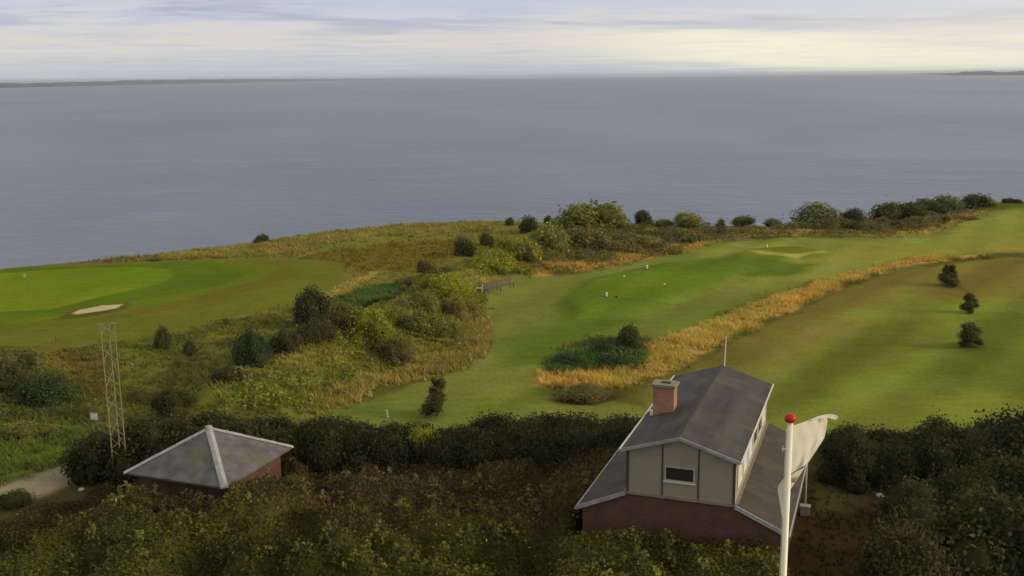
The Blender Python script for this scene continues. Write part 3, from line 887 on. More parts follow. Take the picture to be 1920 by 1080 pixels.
# bushes along the cliff edge, left to right
BUSHES = [
    (295, 490, 32, 9, BROWN, 'low brown scrub bush on the rim above the bright putting green'),
    (492, 457, 34, 17, DARKG, 'lone dark bush on the cliff edge at the left, against the sea'),
    (897, 419, 14, 5, BROWN, 'tiny brown bush on the cliff edge left of the dark bush cluster'),
    (957, 424, 20, 15, DARKG, 'small pointed dark bush on the cliff edge left of the wide dark bush'),
    (990, 438, 52, 29, DARKG, 'wide dark bush on the cliff edge just left of the bank top'),
    (1028, 422, 16, 17, DARKG, 'small dark bush just right of the wide dark bush on the cliff edge'),
    (1094, 446, 112, 54, OLIVE, 'large olive bush on the crest of the bank against the sea'),
    (1142, 431, 66, 45, OLIVE, 'tall rounded green bush, highest on the skyline at the bank top'),
    (1042, 478, 72, 52, OLIVE, 'rounded green bush on the bank below the large olive crest bush'),
    (1100, 468, 80, 34, BROWN, 'brownish bush below the two largest crest bushes'),
    (1168, 430, 16, 10, DARKG, 'small dark bush at the right foot of the tall skyline bush'),
    (1205, 424, 34, 28, DARKG, 'lone dark bush with a ragged top on the skyline right of the bank top'),
    (1246, 427, 40, 14, OLIVE, 'low olive bush on the skyline between the ragged bush and the broad flat bush'),
    (1296, 430, 62, 28, OLIVE, 'broad flat topped olive bush on the skyline in the middle'),
    (1349, 438, 22, 26, BROWN, 'thin brown bush beside the broad flat topped bush'),
    (1372, 424, 12, 18, DARKG, 'thin upright bush on the skyline between two rounded ones'),
    (1393, 426, 42, 18, PALE, 'low rounded pale bush on the skyline left of centre right'),
    (1448, 425, 36, 14, PALE, 'smallest low pale dome bush on the skyline left of the large pale dome'),
    (1522, 424, 86, 35, PALE, 'large pale green dome shaped bush on the skyline'),
    (1490, 432, 60, 12, BROWN, 'low brown scrub under the left side of the large pale dome bush'),
    (1560, 432, 70, 18, BROWN, 'low brown scrub between the large pale dome and the dark round bush'),
    (1600, 420, 36, 26, DARKG, 'dark round bush right of the large pale dome bush'),
    (1603, 433, 22, 16, DARKG, 'small dark bush at the foot of the dark round bush'),
    (1638, 434, 22, 12, DARKG, 'small dark bush in the dry grass, first right of the round one'),
    (1655, 414, 62, 28, DARKG, 'long dark green bush on the slope at the left of the climbing row'),
    (1680, 432, 26, 15, DARKG, 'small dark bush in the dry grass with a twin to its left'),
    (1700, 410, 60, 26, DARKG, 'second dark bush in the row climbing to the right'),
    (1722, 422, 28, 13, BROWN, 'brown low bush below the climbing row'),
    (1745, 402, 60, 22, DARKG, 'third dark bush in the row climbing to the right'),
    (1773, 421, 20, 13, DARKG, 'single round dark bush alone in the dry grass slope on the right'),
    (1785, 396, 56, 23, PALE, 'pale grey green bush high in the climbing row'),
    (1812, 414, 34, 6, BROWN, 'flat brown tuft on the slope near the top of the mown field'),
    (1825, 392, 44, 22, DARKG, 'topmost dark bush at the upper end of the climbing row'),
    (1850, 389, 40, 13, OLIVE, 'low olive bush right of the topmost dark bush'),
    (1888, 381, 20, 8, DARKG, 'tiny dark bush on the hill crest, left of two'),
    (1908, 381, 16, 6, DARKG, 'tiny dark bush on the hill crest, right of two'),
    (1110, 398 + 60, 60, 26, OLIVE, 'olive bush in the hollow right of the crest bushes'),
    # moor and ditch
    (873, 482, 44, 40, DARKG, 'dark round bush on the moor beside the ditch, larger of the pair'),
    (913, 462, 30, 27, DARKG, 'dark round bush on the moor beside the ditch, smaller and farther of the pair'),
    (801, 512, 38, 25, BROWN, 'brown bush on the moor below the pair of dark round bushes'),
    (735, 455, 8, 6, BROWN, 'tiny bush in the open brown moor, left of three'),
    (770, 446, 14, 7, BROWN, 'tiny bush in the open brown moor, farthest of three'),
    (812, 478, 10, 7, BROWN, 'tiny bush in the open brown moor, nearest of three'),
    (760, 545, 60, 24, OLIVE, 'low green bush on the near lip of the ditch'),
    (585, 628, 84, 82, DARKG, 'tallest dark bush in the ditch left of the bank'),
    (650, 622, 90, 50, BROWN, 'brown tinged bush in the ditch right of the tallest dark bush'),
    (540, 665, 80, 46, DARKG, 'dark bush low in the ditch below the tallest one'),
    (592, 650, 90, 44, DARKG, 'spreading dark bush at the foot of the brown tinged one'),
    (477, 694, 84, 82, BLUEG, 'large blue green bush at the lower end of the ditch'),
    (430, 722, 60, 30, DARKG, 'low dark bush beneath the blue green ditch bush'),
    (306, 658, 34, 46, DARKG, 'narrow dark olive bush standing in the rough right of the mast'),
    (356, 672, 28, 34, DARKG, 'small dark bush in the rough between the narrow bush and the ditch'),
    (345, 690, 50, 18, OLIVE, 'low olive bush at the foot of the small dark bush in the rough'),
    (425, 610, 14, 14, BROWN, 'small brown bush in the dry grass above the blue green bush'),
    # the bank
    (985, 496, 66, 48, GOLD, 'golden brown bush on the bank above the bench'),
    (1010, 462, 40, 26, LIGHT, 'yellow green bush on the bank between the golden bush and the crest'),
    (925, 512, 96, 40, LIGHT, 'yellow green bush on the bank just above the bench'),
    (960, 480, 60, 26, LIGHT, 'farthest yellow green bush on the left shoulder of the bank'),
    (836, 572, 118, 54, LIGHT, 'largest yellow green bush on the bank left of the bench'),
    (866, 602, 84, 46, GOLD, 'golden brown bush under the largest yellow green bush'),
    (800, 590, 80, 40, OLIVE, 'olive bush on the bank left of the golden brown one under the yellow green bush'),
    (745, 612, 70, 34, OLIVE, 'olive bush on the bank above the round yellow green one'),
    (702, 665, 116, 76, LIGHT, 'round yellow green bush lowest on the bank'),
    (745, 690, 90, 50, BROWN, 'brownish bush right of the round yellow green one'),
    (790, 640, 90, 48, OLIVE, 'olive bush in the middle of the bank face'),
    (845, 640, 60, 36, OLIVE, 'olive bush in the bank face near the golden grass'),
    (1160, 478, 70, 22, BROWN, 'low brown scrub in the hollow behind the fairway'),
    (1215, 470, 70, 24, BROWN, 'low brown scrub under the ragged skyline bush'),
    (1265, 478, 30, 12, OLIVE, 'small olive tuft in the golden fringe of the fairway'),
    (1300, 455, 60, 20, BROWN, 'low brown scrub under the broad flat topped bush'),
    # lower left
    (20, 745, 90, 66, DARKG, 'dark bush at the left edge of the rough'),
    (90, 765, 110, 46, BLUEG, 'blue green bush in the rough left of the mast'),
    (50, 700, 50, 34, DARKG, 'small dark bush in the rough above the left edge bush'),
    (60, 835, 110, 34, OLIVE, 'low wide olive bush beside the dirt track'),
    (30, 956, 70, 26, DARKG, 'dark bush at the near side of the dirt track'),
    (260, 760, 60, 30, OLIVE, 'olive bush just right of the mast'),
    (330, 790, 90, 50, DARKG, 'dark bush behind the left part of the pyramid roof'),
    (1180, 658, 52, 50, DARKG, 'dark round bush at the head of the nettle patch'),
    (1128, 668, 60, 20, BLUEG, 'low blue green nettle clump left of the dark round bush'),
    (1070, 690, 70, 24, BLUEG, 'low blue green nettle clump at the left end of the patch'),
    (1150, 694, 80, 24, BLUEG, 'low blue green nettle clump at the near side of the patch'),
    (1095, 756, 130, 20, BROWN, 'flat brown bush at the near foot of the golden grass'),
    (800, 884, 74, 82, LIGHT, 'bright yellow green bush in the dark hedge between the two roofs'),
]
for b_ in BUSHES:
    shrub(*b_)
for b_ in [
    (820, 780, 64, 74, TREEC, 'young dark tree alone on the fairway behind the hedge'),
    (1777, 536, 40, 38, TREEC, 'farthest of three young trees on the right field, broad crown'),
    (1817, 588, 34, 36, TREEC, 'middle of three young trees on the right field, sparse crown'),
    (1817, 652, 48, 44, TREEC, 'nearest of three young trees on the right field, rounded crown'),
]:
    tree(*b_)

# the dark hedge behind the buildings
for px_ in range(206, 1200, 46):
    for row, (py_, hp) in enumerate(((908, 96), (868, 72))):
        if row == 0 and 765 < px_ < 840: continue
        if row == 1 and px_ < 260: continue
        c = HEDGE if rng.uniform() > 0.25 else (0.066, 0.062, 0.024)
        up_ = 20 * (vnoise(np.array([px_ / 90.0]), np.array([row * 7.0]), 1.0, 91, 2)[0] - 0.5)
        if 640 < px_ < 880: up_ -= 16
        shrub(px_ + rng.uniform(-18, 18), py_ + rng.uniform(-6, 6), rng.uniform(110, 170), hp + up_ + rng.uniform(-8, 10), c,
              'dark leafy bush in the hedge between and behind the two roofs', 'dark hedge behind the two roofs', BUSH, 'hedge_bush')
for px_ in range(1590, 2010, 52):
    for py_, hp in ((925, 100), (882, 84)):
        k = 12 if px_ > 1850 else (-26 if 1640 < px_ < 1740 else -6)
        shrub(px_ + rng.uniform(-14, 14), py_ + rng.uniform(-6, 6), rng.uniform(115, 170), hp + k + rng.uniform(-8, 8), HEDGE,
              'dark leafy bush in the hedge right of the flagpole', 'dark hedge right of the flagpole', BUSH, 'hedge_bush')
for px_, py_, wp, hp in ((1700, 1010, 170, 90), (1800, 1000, 190, 105), (1910, 1000, 190, 115), (1740, 1110, 200, 130), (1850, 1110, 240, 150), (1960, 1120, 200, 150), (1980, 1020, 150, 120),
                         (1690, 1160, 190, 150)):
    shrub(px_, py_, wp, hp, (0.070, 0.076, 0.028) if rng.uniform() > .4 else (0.085, 0.080, 0.030), 'dark broad bush in the lower right corner', 'dark bushes in the lower right corner', BUSH, 'broad_bush')

# ------------------------------------------------------------------ house footprint (needed by the scrub)
HX, HY, HAZ = 6.641, 39.282, 0.352
hr = np.array([math.cos(HAZ), -math.sin(HAZ)]); hd = np.array([math.sin(HAZ), math.cos(HAZ)])
UX, UY, UAZ, US = -14.430, 46.976, 0.424, 3.916


def in_house(x, y, mgn=0.0):
    a = (x - HX) * hr[0] + (y - HY) * hr[1]; b = (x - HX) * hd[0] + (y - HY) * hd[1]
    return (np.abs(a) < 4.2 + mgn) & (b > -mgn) & (b < 11.2 + mgn)


def in_hut(x, y, mgn=0.0):
    t = UAZ + math.pi / 4
    a = (x - UX) * math.cos(t) + (y - UY) * math.sin(t); b = -(x - UX) * math.sin(t) + (y - UY) * math.cos(t)
    return (np.abs(a) < 2.45 + mgn) & (np.abs(b) < 2.45 + mgn)


# ------------------------------------------------------------------ foreground thicket
def scrub_h(x, y):
    n = vnoise(x, y, 2.4, 70, 3)
    lump = sstep(0.30, 0.75, n)
    hgt = 0.55 + 1.15 * lump + 0.35 * vnoise(x, y, 0.7, 71, 2)
    near = sstep(45, 36, y)
    hgt = hgt * (0.85 + 0.30 * near)
    hut_ = np.exp(-(((x + 13.5) / 6.0) ** 2 + ((y - 43.0) / 3.2) ** 2))
    hgt = hgt + 1.15 * hut_
    hs = sstep(6.5, 5.0, np.abs(x - 8)) * sstep(33, 35, y)
    hgt = hgt * (1 - hs) + hs * (1.42 + 0.55 * lump + 0.45 * sstep(5, 9, x))
    edge = np.minimum(sstep(50.6, 49.0, y), sstep(-29, -27, x))
    lo_ = sstep(-16.5, -19.5, x) * sstep(41.0, 43.5, y)
    hgt = hgt * (1 - 0.78 * lo_)
    edge = edge * sstep(10.9, 9.7, x + 0.25 * (y - 36) * -1)
    tl = sdf(x, y, wpoly([(-300, 1010), (0, 912), (190, 848), (270, 838), (270, 880), (190, 905), (60, 940), (-300, 1080)]))
    edge = edge * sstep(0.2, 1.4, tl)
    return hgt * edge


sx_ = np.arange(-30, 14, 0.22); sy_ = np.arange(29, 51, 0.22)
SX, SY = np.meshgrid(sx_, sy_)
SXf = SX.ravel() + rng.uniform(-.06, .06, SX.size); SYf = SY.ravel() + rng.uniform(-.06, .06, SX.size)
SH = scrub_h(SXf, SYf) - 0.15
SH = np.where(in_house(SXf, SYf, 0.35) | in_hut(SXf, SYf, 0.45), -0.1, SH)
idx = np.arange(SX.size).reshape(SX.shape)
Fs = np.stack([idx[:-1, :-1].ravel(), idx[:-1, 1:].ravel(), idx[1:, 1:].ravel(), idx[1:, :-1].ravel()], 1)
Fs = Fs[(SH[Fs].max(1) > 0.05)]


def scrub_col(x, y):
    g = sstep(44.5, 38.5, y + 5 * (vnoise(x, y, 4, 72, 3) - 0.5))[:, None]
    brown = np.array([[0.105, 0.078, 0.028]]); green = np.array([[0.088, 0.096, 0.020]])
    c = brown * (1 - g) + green * g
    k = sstep(0.50, 0.72, vnoise(x, y, 1.6, 73, 3))[:, None]
    c = c * (1 - k * 0.5) + np.array([[0.125, 0.120, 0.018]]) * k * 0.5
    k = sstep(0.52, 0.68, vnoise(x, y, 3.0, 74, 3))[:, None]
    c = c * (1 - 0.40 * k)
    return c


VV = [np.stack([SXf, SYf, SH], 1)]; FF = [Fs]; TT = [scrub_col(SXf, SYf) * 0.8]
n = 160000
x = rng.uniform(-29, 13, n); y = 29 + 22 * rng.uniform(0, 1, n)
hh = scrub_h(x, y)
ok = (hh > 0.18) & ~in_house(x, y, 0.30) & ~in_hut(x, y, 0.40)
x = x[ok]; y = y[ok]; hh = hh[ok]
zz_ = hh - 0.12 + np.abs(rng.normal(0, 0.12, len(x)))
nrm = np.stack([-(scrub_h(x + .1, y) - hh) / .1, -(scrub_h(x, y + .1) - hh) / .1, np.full(len(x), 1.0)], 1)
nrm /= np.linalg.norm(nrm, axis=1, keepdims=True)
v1, f1 = leaf_quads(np.stack([x, y, zz_], 1), nrm, 0.125, 0.75)
c1 = scrub_col(x, y) * rng.uniform(0.55, 1.45, len(x))[:, None]
s_ = rng.uniform(0, 1, len(x)); fl = (s_ < 0.006)
pick = vnoise(x, y, 2.0, 77, 2) > 0.5
c1[fl & pick] = (0.42, 0.40, 0.20); c1[(s_ > 0.006) & (s_ < 0.05)] *= 1.7
off = len(VV[0])
VV.append(v1); FF.append(f1 + off); TT.append(np.repeat(c1, 4, 0))
ns = 1500
x = rng.uniform(-29, 12, ns); y = rng.uniform(29.5, 48, ns); hh = scrub_h(x, y)
ok = (hh > 0.5) & ~in_house(x, y, 0.4) & ~in_hut(x, y, 0.5) & (vnoise(x, y, 3.2, 78, 2) > 0.42)
x = x[ok]; y = y[ok]; hh = hh[ok]; per = 26
tall_ = rng.uniform(0.2, 0.65, len(x)); wd_ = rng.uniform(0.08, 0.24, len(x))
sc_l = scrub_col(x, y) * rng.uniform(0.9, 2.4, len(x))[:, None]
u_ = rng.uniform(0, 1, (len(x), per))
PX_ = x[:, None] + rng.normal(0, 1, (len(x), per)) * wd_[:, None] * (1.2 - u_); PY_ = y[:, None] + rng.normal(0, 1, (len(x), per)) * wd_[:, None] * (1.2 - u_)
PZ_ = (hh - 0.12)[:, None] + u_ * tall_[:, None]
v2, f2 = leaf_quads(np.stack([PX_.ravel(), PY_.ravel(), PZ_.ravel()], 1), np.tile([[0, -0.3, 0.8]], (PX_.size, 1)), 0.15, 0.8)
FF.append(f2 + off + len(v1)); VV.append(v2); TT.append(np.repeat(np.repeat(sc_l, per, 0) * rng.uniform(0.7, 1.3, PX_.size)[:, None], 4, 0))
me = npmesh('scrub_thicket', np.concatenate(VV), np.concatenate(FF), M_TINT, np.concatenate(TT))
tag(link('scrub_thicket', me), 'dark low thicket of green and reddish brown shrubs filling the foreground', 'thicket', kind='stuff')


# ------------------------------------------------------------------ tall grass (stuff)
def tufts(name, polys, dens, hgt, wid, colfn, label, excl=None, blades=5, lean=0.5, step=None):
    X_ = []; Y_ = []
    for P in polys:
        xs = [p[0] for p in P]; ys = [p[1] for p in P]
        A = (max(xs) - min(xs)) * (max(ys) - min(ys))
        k = int(A * dens)
        x = rng.uniform(min(xs), max(xs), k); y = rng.uniform(min(ys), max(ys), k)
        wx = x + 1.0 * (vnoise(x, y, 3.0, 31, 2) - 0.5); wy = y + 2.0 * (vnoise(x, y, 3.0, 32, 2) - 0.5)
        m_ = (sdf(wx, wy, P) < rng.normal(-0.1, 0.35, k)) & (COAST_D(x, y) < -0.2) & (vnoise(x, y, 1.1, 34, 2) > rng.uniform(0.05, 0.62, k))
        if excl is not None: m_ &= ~excl(x, y)
        X_.append(x[m_]); Y_.append(y[m_])
    x = np.concatenate(X_); y = np.concatenate(Y_)
    nn = len(x)
    x = np.repeat(x, blades) + rng.normal(0, wid * 1.6, nn * blades); y = np.repeat(y, blades) + rng.normal(0, wid * 1.6, nn * blades)
    z = height(x, y) - 0.03
    N = len(x)
    a = rng.uniform(0, 2 * math.pi, N); h_ = hgt * rng.uniform(0.55, 1.25, N) * (0.45 + 1.1 * vnoise(x, y, 1.2, 33, 3))
    w_ = wid * rng.uniform(0.6, 1.4, N)
    lx = rng.normal(0, lean, N) * h_ - 0.15 * h_; ly = rng.normal(0, lean, N) * h_
    A_ = np.stack([x - np.cos(a) * w_, y - np.sin(a) * w_, z], 1)
    B_ = np.stack([x + np.cos(a) * w_, y + np.sin(a) * w_, z], 1)
    C_ = np.stack([x + lx, y + ly, z + h_], 1)
    V = np.stack([A_, B_, C_], 1).reshape(-1, 3); F = np.arange(3 * N).reshape(N, 3)
    c = colfn(x, y) * rng.uniform(0.7, 1.3, N)[:, None] * (0.75 + 0.5 * vnoise(x, y, 1.6, 37, 2))[:, None] * np.array([[1, 1, 1]])
    gm = (vnoise(x, y, 2.4, 38, 2) > 0.62)[:, None] * 0.35
    c = c * (1 - gm * np.array([[0.45, 0.1, 0.3]]))
    me = npmesh(name, V, F, M_TINT, np.repeat(c, 3, 0))
    tag(link(name, me), label, 'grass', kind='stuff')


def cover(name, polys, dens, hgt, leaf, colfn, label, seed=0, excl=None):
    """low leafy growth in uneven hummocks"""
    V_ = []; c_ = []
    for P in polys:
        xs = [p[0] for p in P]; ys = [p[1] for p in P]
        k = int((max(xs) - min(xs)) * (max(ys) - min(ys)) * dens)
        x = rng.uniform(min(xs), max(xs), k); y = rng.uniform(min(ys), max(ys), k)
        wx = x + 1.2 * (vnoise(x, y, 3.0, 31, 2) - 0.5); wy = y + 2.4 * (vnoise(x, y, 3.0, 32, 2) - 0.5)
        lump = sstep(0.40, 0.80, vnoise(x, y, 2.6, 36 + seed, 3))
        m_ = inside(wx, wy, P) & (COAST_D(x, y) < -0.2) & (lump > rng.uniform(0, 0.35, k))
        if excl is not None: m_ &= ~excl(x, y)
        x = x[m_]; y = y[m_]; lump = lump[m_]
        z = height(x, y) + hgt * lump * rng.uniform(0.5, 1.0, len(x)) + 0.04
        nrm = np.stack([rng.normal(0, .4, len(x)), rng.normal(-.3, .4, len(x)), np.ones(len(x))], 1)
        v, f = leaf_quads(np.stack([x, y, z], 1), nrm, leaf, 0.8)
        V_.append(v); c_.append(np.repeat(colfn(x, y) * rng.uniform(0.7, 1.35, len(x))[:, None], 4, 0))
    V_ = np.concatenate(V_)
    me = npmesh(name, V_, np.arange(len(V_)).reshape(-1, 4), M_TINT, np.concatenate(c_))
    tag(link(name, me), label, 'ground cover', kind='stuff')


def zp(*names):
    return [wpoly(z[1]) for z in ZONES if z[0] in names]


def cfn(boost=(1, 1, 1)):
    return lambda x, y: ground_colour(x, y) * np.array([boost]) * 1.25


def mixcol(cols, sc_=2.5, seed=50):
    cols = [np.array(c) for c in cols]
    def f(x, y):
        v = np.clip(vnoise(x, y, sc_, seed, 3) * 1.8 - 0.4, 0, 0.999) * (len(cols) - 1)
        i = v.astype(int); t = (v - i)[:, None]; A = np.array(cols)
        return A[i] * (1 - t) + A[i + 1] * t
    return f


BPATH = zp('bank_path')[0]
cover('bank_scrub', zp('bank'), 46, 0.8, 0.20, mixcol([(0.17, 0.145, 0.040), (0.21, 0.20, 0.044), (0.28, 0.28, 0.042), (0.18, 0.165, 0.042), (0.24, 0.23, 0.045)]), 'patchy low green and brown scrub covering the bank', excl=lambda x, y: inside(x, y, BPATH))
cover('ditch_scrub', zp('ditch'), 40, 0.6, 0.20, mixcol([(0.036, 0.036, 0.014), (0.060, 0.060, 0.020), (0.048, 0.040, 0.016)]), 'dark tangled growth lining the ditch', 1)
cover('nettle_patch', zp('nettles', 'green_strip'), 45, 0.45, 0.20, mixcol([(0.085, 0.125, 0.038), (0.105, 0.14, 0.042), (0.075, 0.10, 0.036)]), 'deep green nettles in low patches', 2)
cover('rough_scrub', zp('low_rough', 'low_dark'), 16, 0.5, 0.20, mixcol([(0.13, 0.135, 0.038), (0.17, 0.172, 0.042), (0.15, 0.13, 0.042)]), 'low scattered scrub in the rough between mast and ditch', 3)
cover('cliff_scrub', zp('coast_rough'), 30, 0.9, 0.24, mixcol([(0.14, 0.13, 0.05), (0.175, 0.165, 0.055), (0.125, 0.105, 0.045)]), 'low brown scrub behind the fairway near the cliff edge', 4)
GOLDP = zp('gold_reed')[0]
tufts('golden_grass', [GOLDP], 26, 0.42, 0.045, cfn((1.10, 1.16, 0.95)), 'tall dry golden grass in the long strip between fairway and field')
tufts('bank_fringe_grass', [wpoly([(900, 585), (918, 600), (920, 650), (872, 694), (700, 740), (600, 785), (560, 780), (640, 738), (760, 700), (845, 668), (880, 620)])], 36, 0.52, 0.045,
      lambda x, y: np.array([[0.42, 0.33, 0.09]]) * (0.75 + 0.5 * vnoise(x, y, 2.5, 35, 2))[:, None], 'pale golden grass fringe curving along the foot of the bank')
tufts('coast_fringe_grass', zp('coast_gold', 'coast_gold2', 'moor_gold', 'gold_strip'), 9, 0.40, 0.07, cfn((1.1, 1.05, 1)), 'dry straw coloured grass fringe near the cliff edge')
tufts('bank_grass', zp('bank', 'scrub_edge'), 14, 0.42, 0.05, cfn(), 'rough green and brown grass covering the bank')
tufts('ditch_grass', zp('ditch', 'green_strip', 'nettles'), 14, 0.45, 0.06, cfn((0.9, 1, 0.9)), 'dark rank growth in the ditch and the nettle patch')
tufts('rough_grass', zp('low_rough', 'low_dark', 'low_green'), 8, 0.36, 0.055, cfn(), 'uneven rough grass between the mast and the ditch')
tufts('moor_grass', zp('moor_brown', 'coast_rough', 'moor'), 2.2, 0.26, 0.08, cfn(), 'short brown moor grass towards the cliff edge',
      excl=lambda x, y: inside(x, y, zp('fair_outer')[0]) | inside(x, y, zp('low_rough')[0]))
tufts('yard_grass', [wpoly([(1480, 890), (2000, 890), (2000, 1200), (1380, 1200)])], 12, 0.22, 0.035, cfn((0.9, 1, 0.9)), 'short brown grass beside the house at the lower right', excl=lambda x, y: in_house(x, y, 0.2))


# ------------------------------------------------------------------ the house
house = empty('brick_house', (HX, HY, 0), -HAZ)
tag(house, 'brick house with raised beige upper storey, dark felt roofs and brick chimney', 'house')
W2 = 4.394 / 2; OH = 0.18; ZB = 3.3; HW = 1.93; RISE = 0.725; LEN = 10.65; LW = 2.10; LR = 0.93
EZ = ZB - LR
sl = LR / LW
# brick walls under the low roofs
b = MB(); e = 0.25
b.prism([(-(W2 + LW - e), -0.05), ((W2 + LW - e), -0.05), ((W2 + LW - e), EZ + sl * e - 0.10), (W2, ZB - 0.10), (-W2, ZB - 0.10), (-(W2 + LW - e), EZ + sl * e - 0.10)], 0.0, LEN)
b.build('brick_wall', M_BRICK, house)
# low roofs
for s in (-1, 1):
    b = MB()
    b.prism([(s * (W2 + 0.002), ZB), (s * (W2 + LW), EZ), (s * (W2 + LW), EZ - 0.09), (s * (W2 + 0.002), ZB - 0.09)], -0.10, LEN + 0.1)
    r_ = b.build('lower_roof', M_FELT2, house)
    bb = MB()
    bb.bar((s * (W2 + 0.02), -0.125, ZB + 0.0), (s * (W2 + LW + 0.02), -0.125, EZ - 0.0), 0.05, 0.16)
    bb.build('barge_board', M_CAP, r_)
    bb = MB()
    bb.bar((s * (W2 + LW + 0.045), -0.12, EZ - 0.03), (s * (W2 + LW + 0.045), LEN + 0.1, EZ - 0.03), 0.055, 0.06)
    bb.build('gutter', M_TRIM, r_)
    bb = MB()      # flashing where the low roof meets the upper wall
    bb.bar((s * (W2 + 0.06), 0.05, ZB + 0.025), (s * (W2 + 0.06), LEN, ZB + 0.025), 0.12, 0.04)
    bb.build('flashing', M_CONC, r_)
# upper storey
b = MB()
top = ZB + HW
b.prism([(-W2, ZB - 0.08), (W2, ZB - 0.08), (W2, top - 0.06), (0, top + RISE - 0.12), (-W2, top - 0.06)], 0.003, LEN - 0.25)
up = b.build('panel_wall', M_PANEL, house)
b = MB(); b.bar((-W2, -0.03, ZB + 0.0), (W2, -0.03, ZB + 0.0), 0.06, 0.09); b.build('sill_board', M_CONC, up)
for xx in (-0.72, 0.74):
    b = MB(); zt = top + RISE * (1 - abs(xx) / W2) - 0.18
    b.box(xx - 0.03, xx + 0.03, -0.022, 0.001, ZB + 0.05, zt); b.build('batten', M_BATTEN, up)
for xx in (-W2 + 0.05, W2 - 0.05):
    b = MB(); b.box(xx - 0.055, xx + 0.055, -0.03, 0.001, ZB + 0.05, top - 0.10); b.build('corner_board', M_BATTEN if xx < 0 else M_BATTEN, up)
# front window
fr = MB(); x0, x1, z0, z1 = -0.62, 0.60, ZB + 0.72, ZB + 1.36
fr.box(x0, x1, -0.06, -0.001, z0, z0 + 0.06); fr.box(x0, x1, -0.06, -0.001, z1 - 0.06, z1)
fr.box(x0, x0 + 0.06, -0.058, -0.001, z0 + 0.06, z1 - 0.06); fr.box(x1 - 0.06, x1, -0.058, -0.001, z0 + 0.06, z1 - 0.06)
wf = fr.build('window', M_TRIM, house)
g_ = MB(); g_.box(x0 + 0.06, x1 - 0.06, -0.02, -0.002, z0 + 0.06, z1 - 0.06); g_.build('pane', M_GLASS, wf)
g_ = MB(); g_.box(x0 - 0.04, x1 + 0.04, -0.085, -0.002, z0 - 0.045, z0 - 0.003); g_.build('window_sill', M_WHITE, wf)
# side windows
ws = np.linspace(0.35, LEN - 0.9, 7)
for i in range(6):
    y0 = ws[i] + 0.10; y1 = ws[i + 1] - 0.10
    for s in (1, -1):
        X0 = s * (W2 + 0.002); X1 = s * (W2 + 0.045)
        xa, xb = min(X0, X1), max(X0, X1)
        f_ = MB(); za, zb = ZB + 0.50, ZB + 1.62
        f_.box(xa, xb, y0, y1, za, za + 0.08); f_.box(xa, xb, y0, y1, zb - 0.08, zb)
        f_.box(xa, xb, y0, y0 + 0.10, za + 0.08, zb - 0.08); f_.box(xa, xb, y1 - 0.10, y1, za + 0.08, zb - 0.08)
        wf = f_.build('window', M_WHITE, house)
        X1 = s * (W2 + 0.02); xa, xb = min(X0, X1), max(X0, X1)
        g_ = MB(); g_.box(xa, xb, y0 + 0.10, y1 - 0.10, za + 0.08, zb - 0.08)
        g_.build('pane', M_WHITE if i in (0, 1, 2, 5) else M_GLASS, wf)
# upper roof: two slopes in one felt sheet
b = MB()
xo = W2 + OH; rz = RISE
b.prism([(-xo, top - 0.02), (0, top + rz), (xo, top - 0.02), (xo, top - 0.10), (0, top + rz - 0.09), (-xo, top - 0.10)], -0.25, LEN + 0.2)
roof = b.build('roof', M_FELT, house)
for s in (-1, 1):
    bb = MB(); bb.bar((0, -0.275, top + rz - 0.03), (s * (xo + 0.02), -0.275, top - 0.055), 0.045, 0.13); bb.build('barge_board', M_CAP, roof)
    bb = MB(); bb.bar((s * (xo + 0.055), -0.28, top - 0.04), (s * (xo + 0.055), LEN + 0.2, top - 0.04), 0.055, 0.07); bb.build('gutter', M_WHITE, roof)
    bb = MB(); bb.box(min(s * (W2 + 0.05), s * (W2 + 0.08)), max(s * (W2 + 0.05), s * (W2 + 0.08)), 0.05, LEN - 0.3, top - 0.30, top - 0.10); bb.build('fascia', M_WHITE, roof)
bb = MB(); bb.bar((-0.13, -0.2, top + rz - 0.03), (-0.13, LEN + 0.15, top + rz - 0.03), 0.24, 0.03, up=(-0.3, 0, 1)); bb.build('ridge_strip', M_BATTEN, roof)
# chimney
CX, CY = -1.55, 4.35
ch = MB(); zc_ = top + rz * (1 - abs(CX) / xo)
ch.box(CX - 0.46, CX + 0.46, CY - 0.36, CY + 0.36, zc_ - 0.5, zc_ + 1.18)
chim = ch.build('chimney', M_BRICK2, roof)
# (sub-parts of the chimney are kept within its own mesh level)
cp_ = MB(); cp_.box(CX - 0.54, CX + 0.54, CY - 0.44, CY + 0.44, zc_ + 1.18, zc_ + 1.29)
chim_cap = cp_.build('chimney_cap', M_CONC, roof)
fl_ = MB(); fl_.box(CX - 0.16, CX + 0.24, CY - 0.12, CY + 0.14, zc_ + 1.291, zc_ + 1.31); fl_.build('flue', M_DARK, roof)
fl_ = MB(); fl_.box(CX - 0.56, CX - 0.46, CY - 0.5, CY - 0.3, zc_ - 0.12, zc_ + 0.12); fl_.build('chimney_bracket', M_WHITE, roof)
# aerial rod
b = MB(); b.tube((0.06, LEN + 0.1, top + rz - 0.02), (0.10, LEN + 0.1, top + rz + 1.50), 0.032, 0.026, 8)
b.build('aerial_rod', M_WHITE, house)
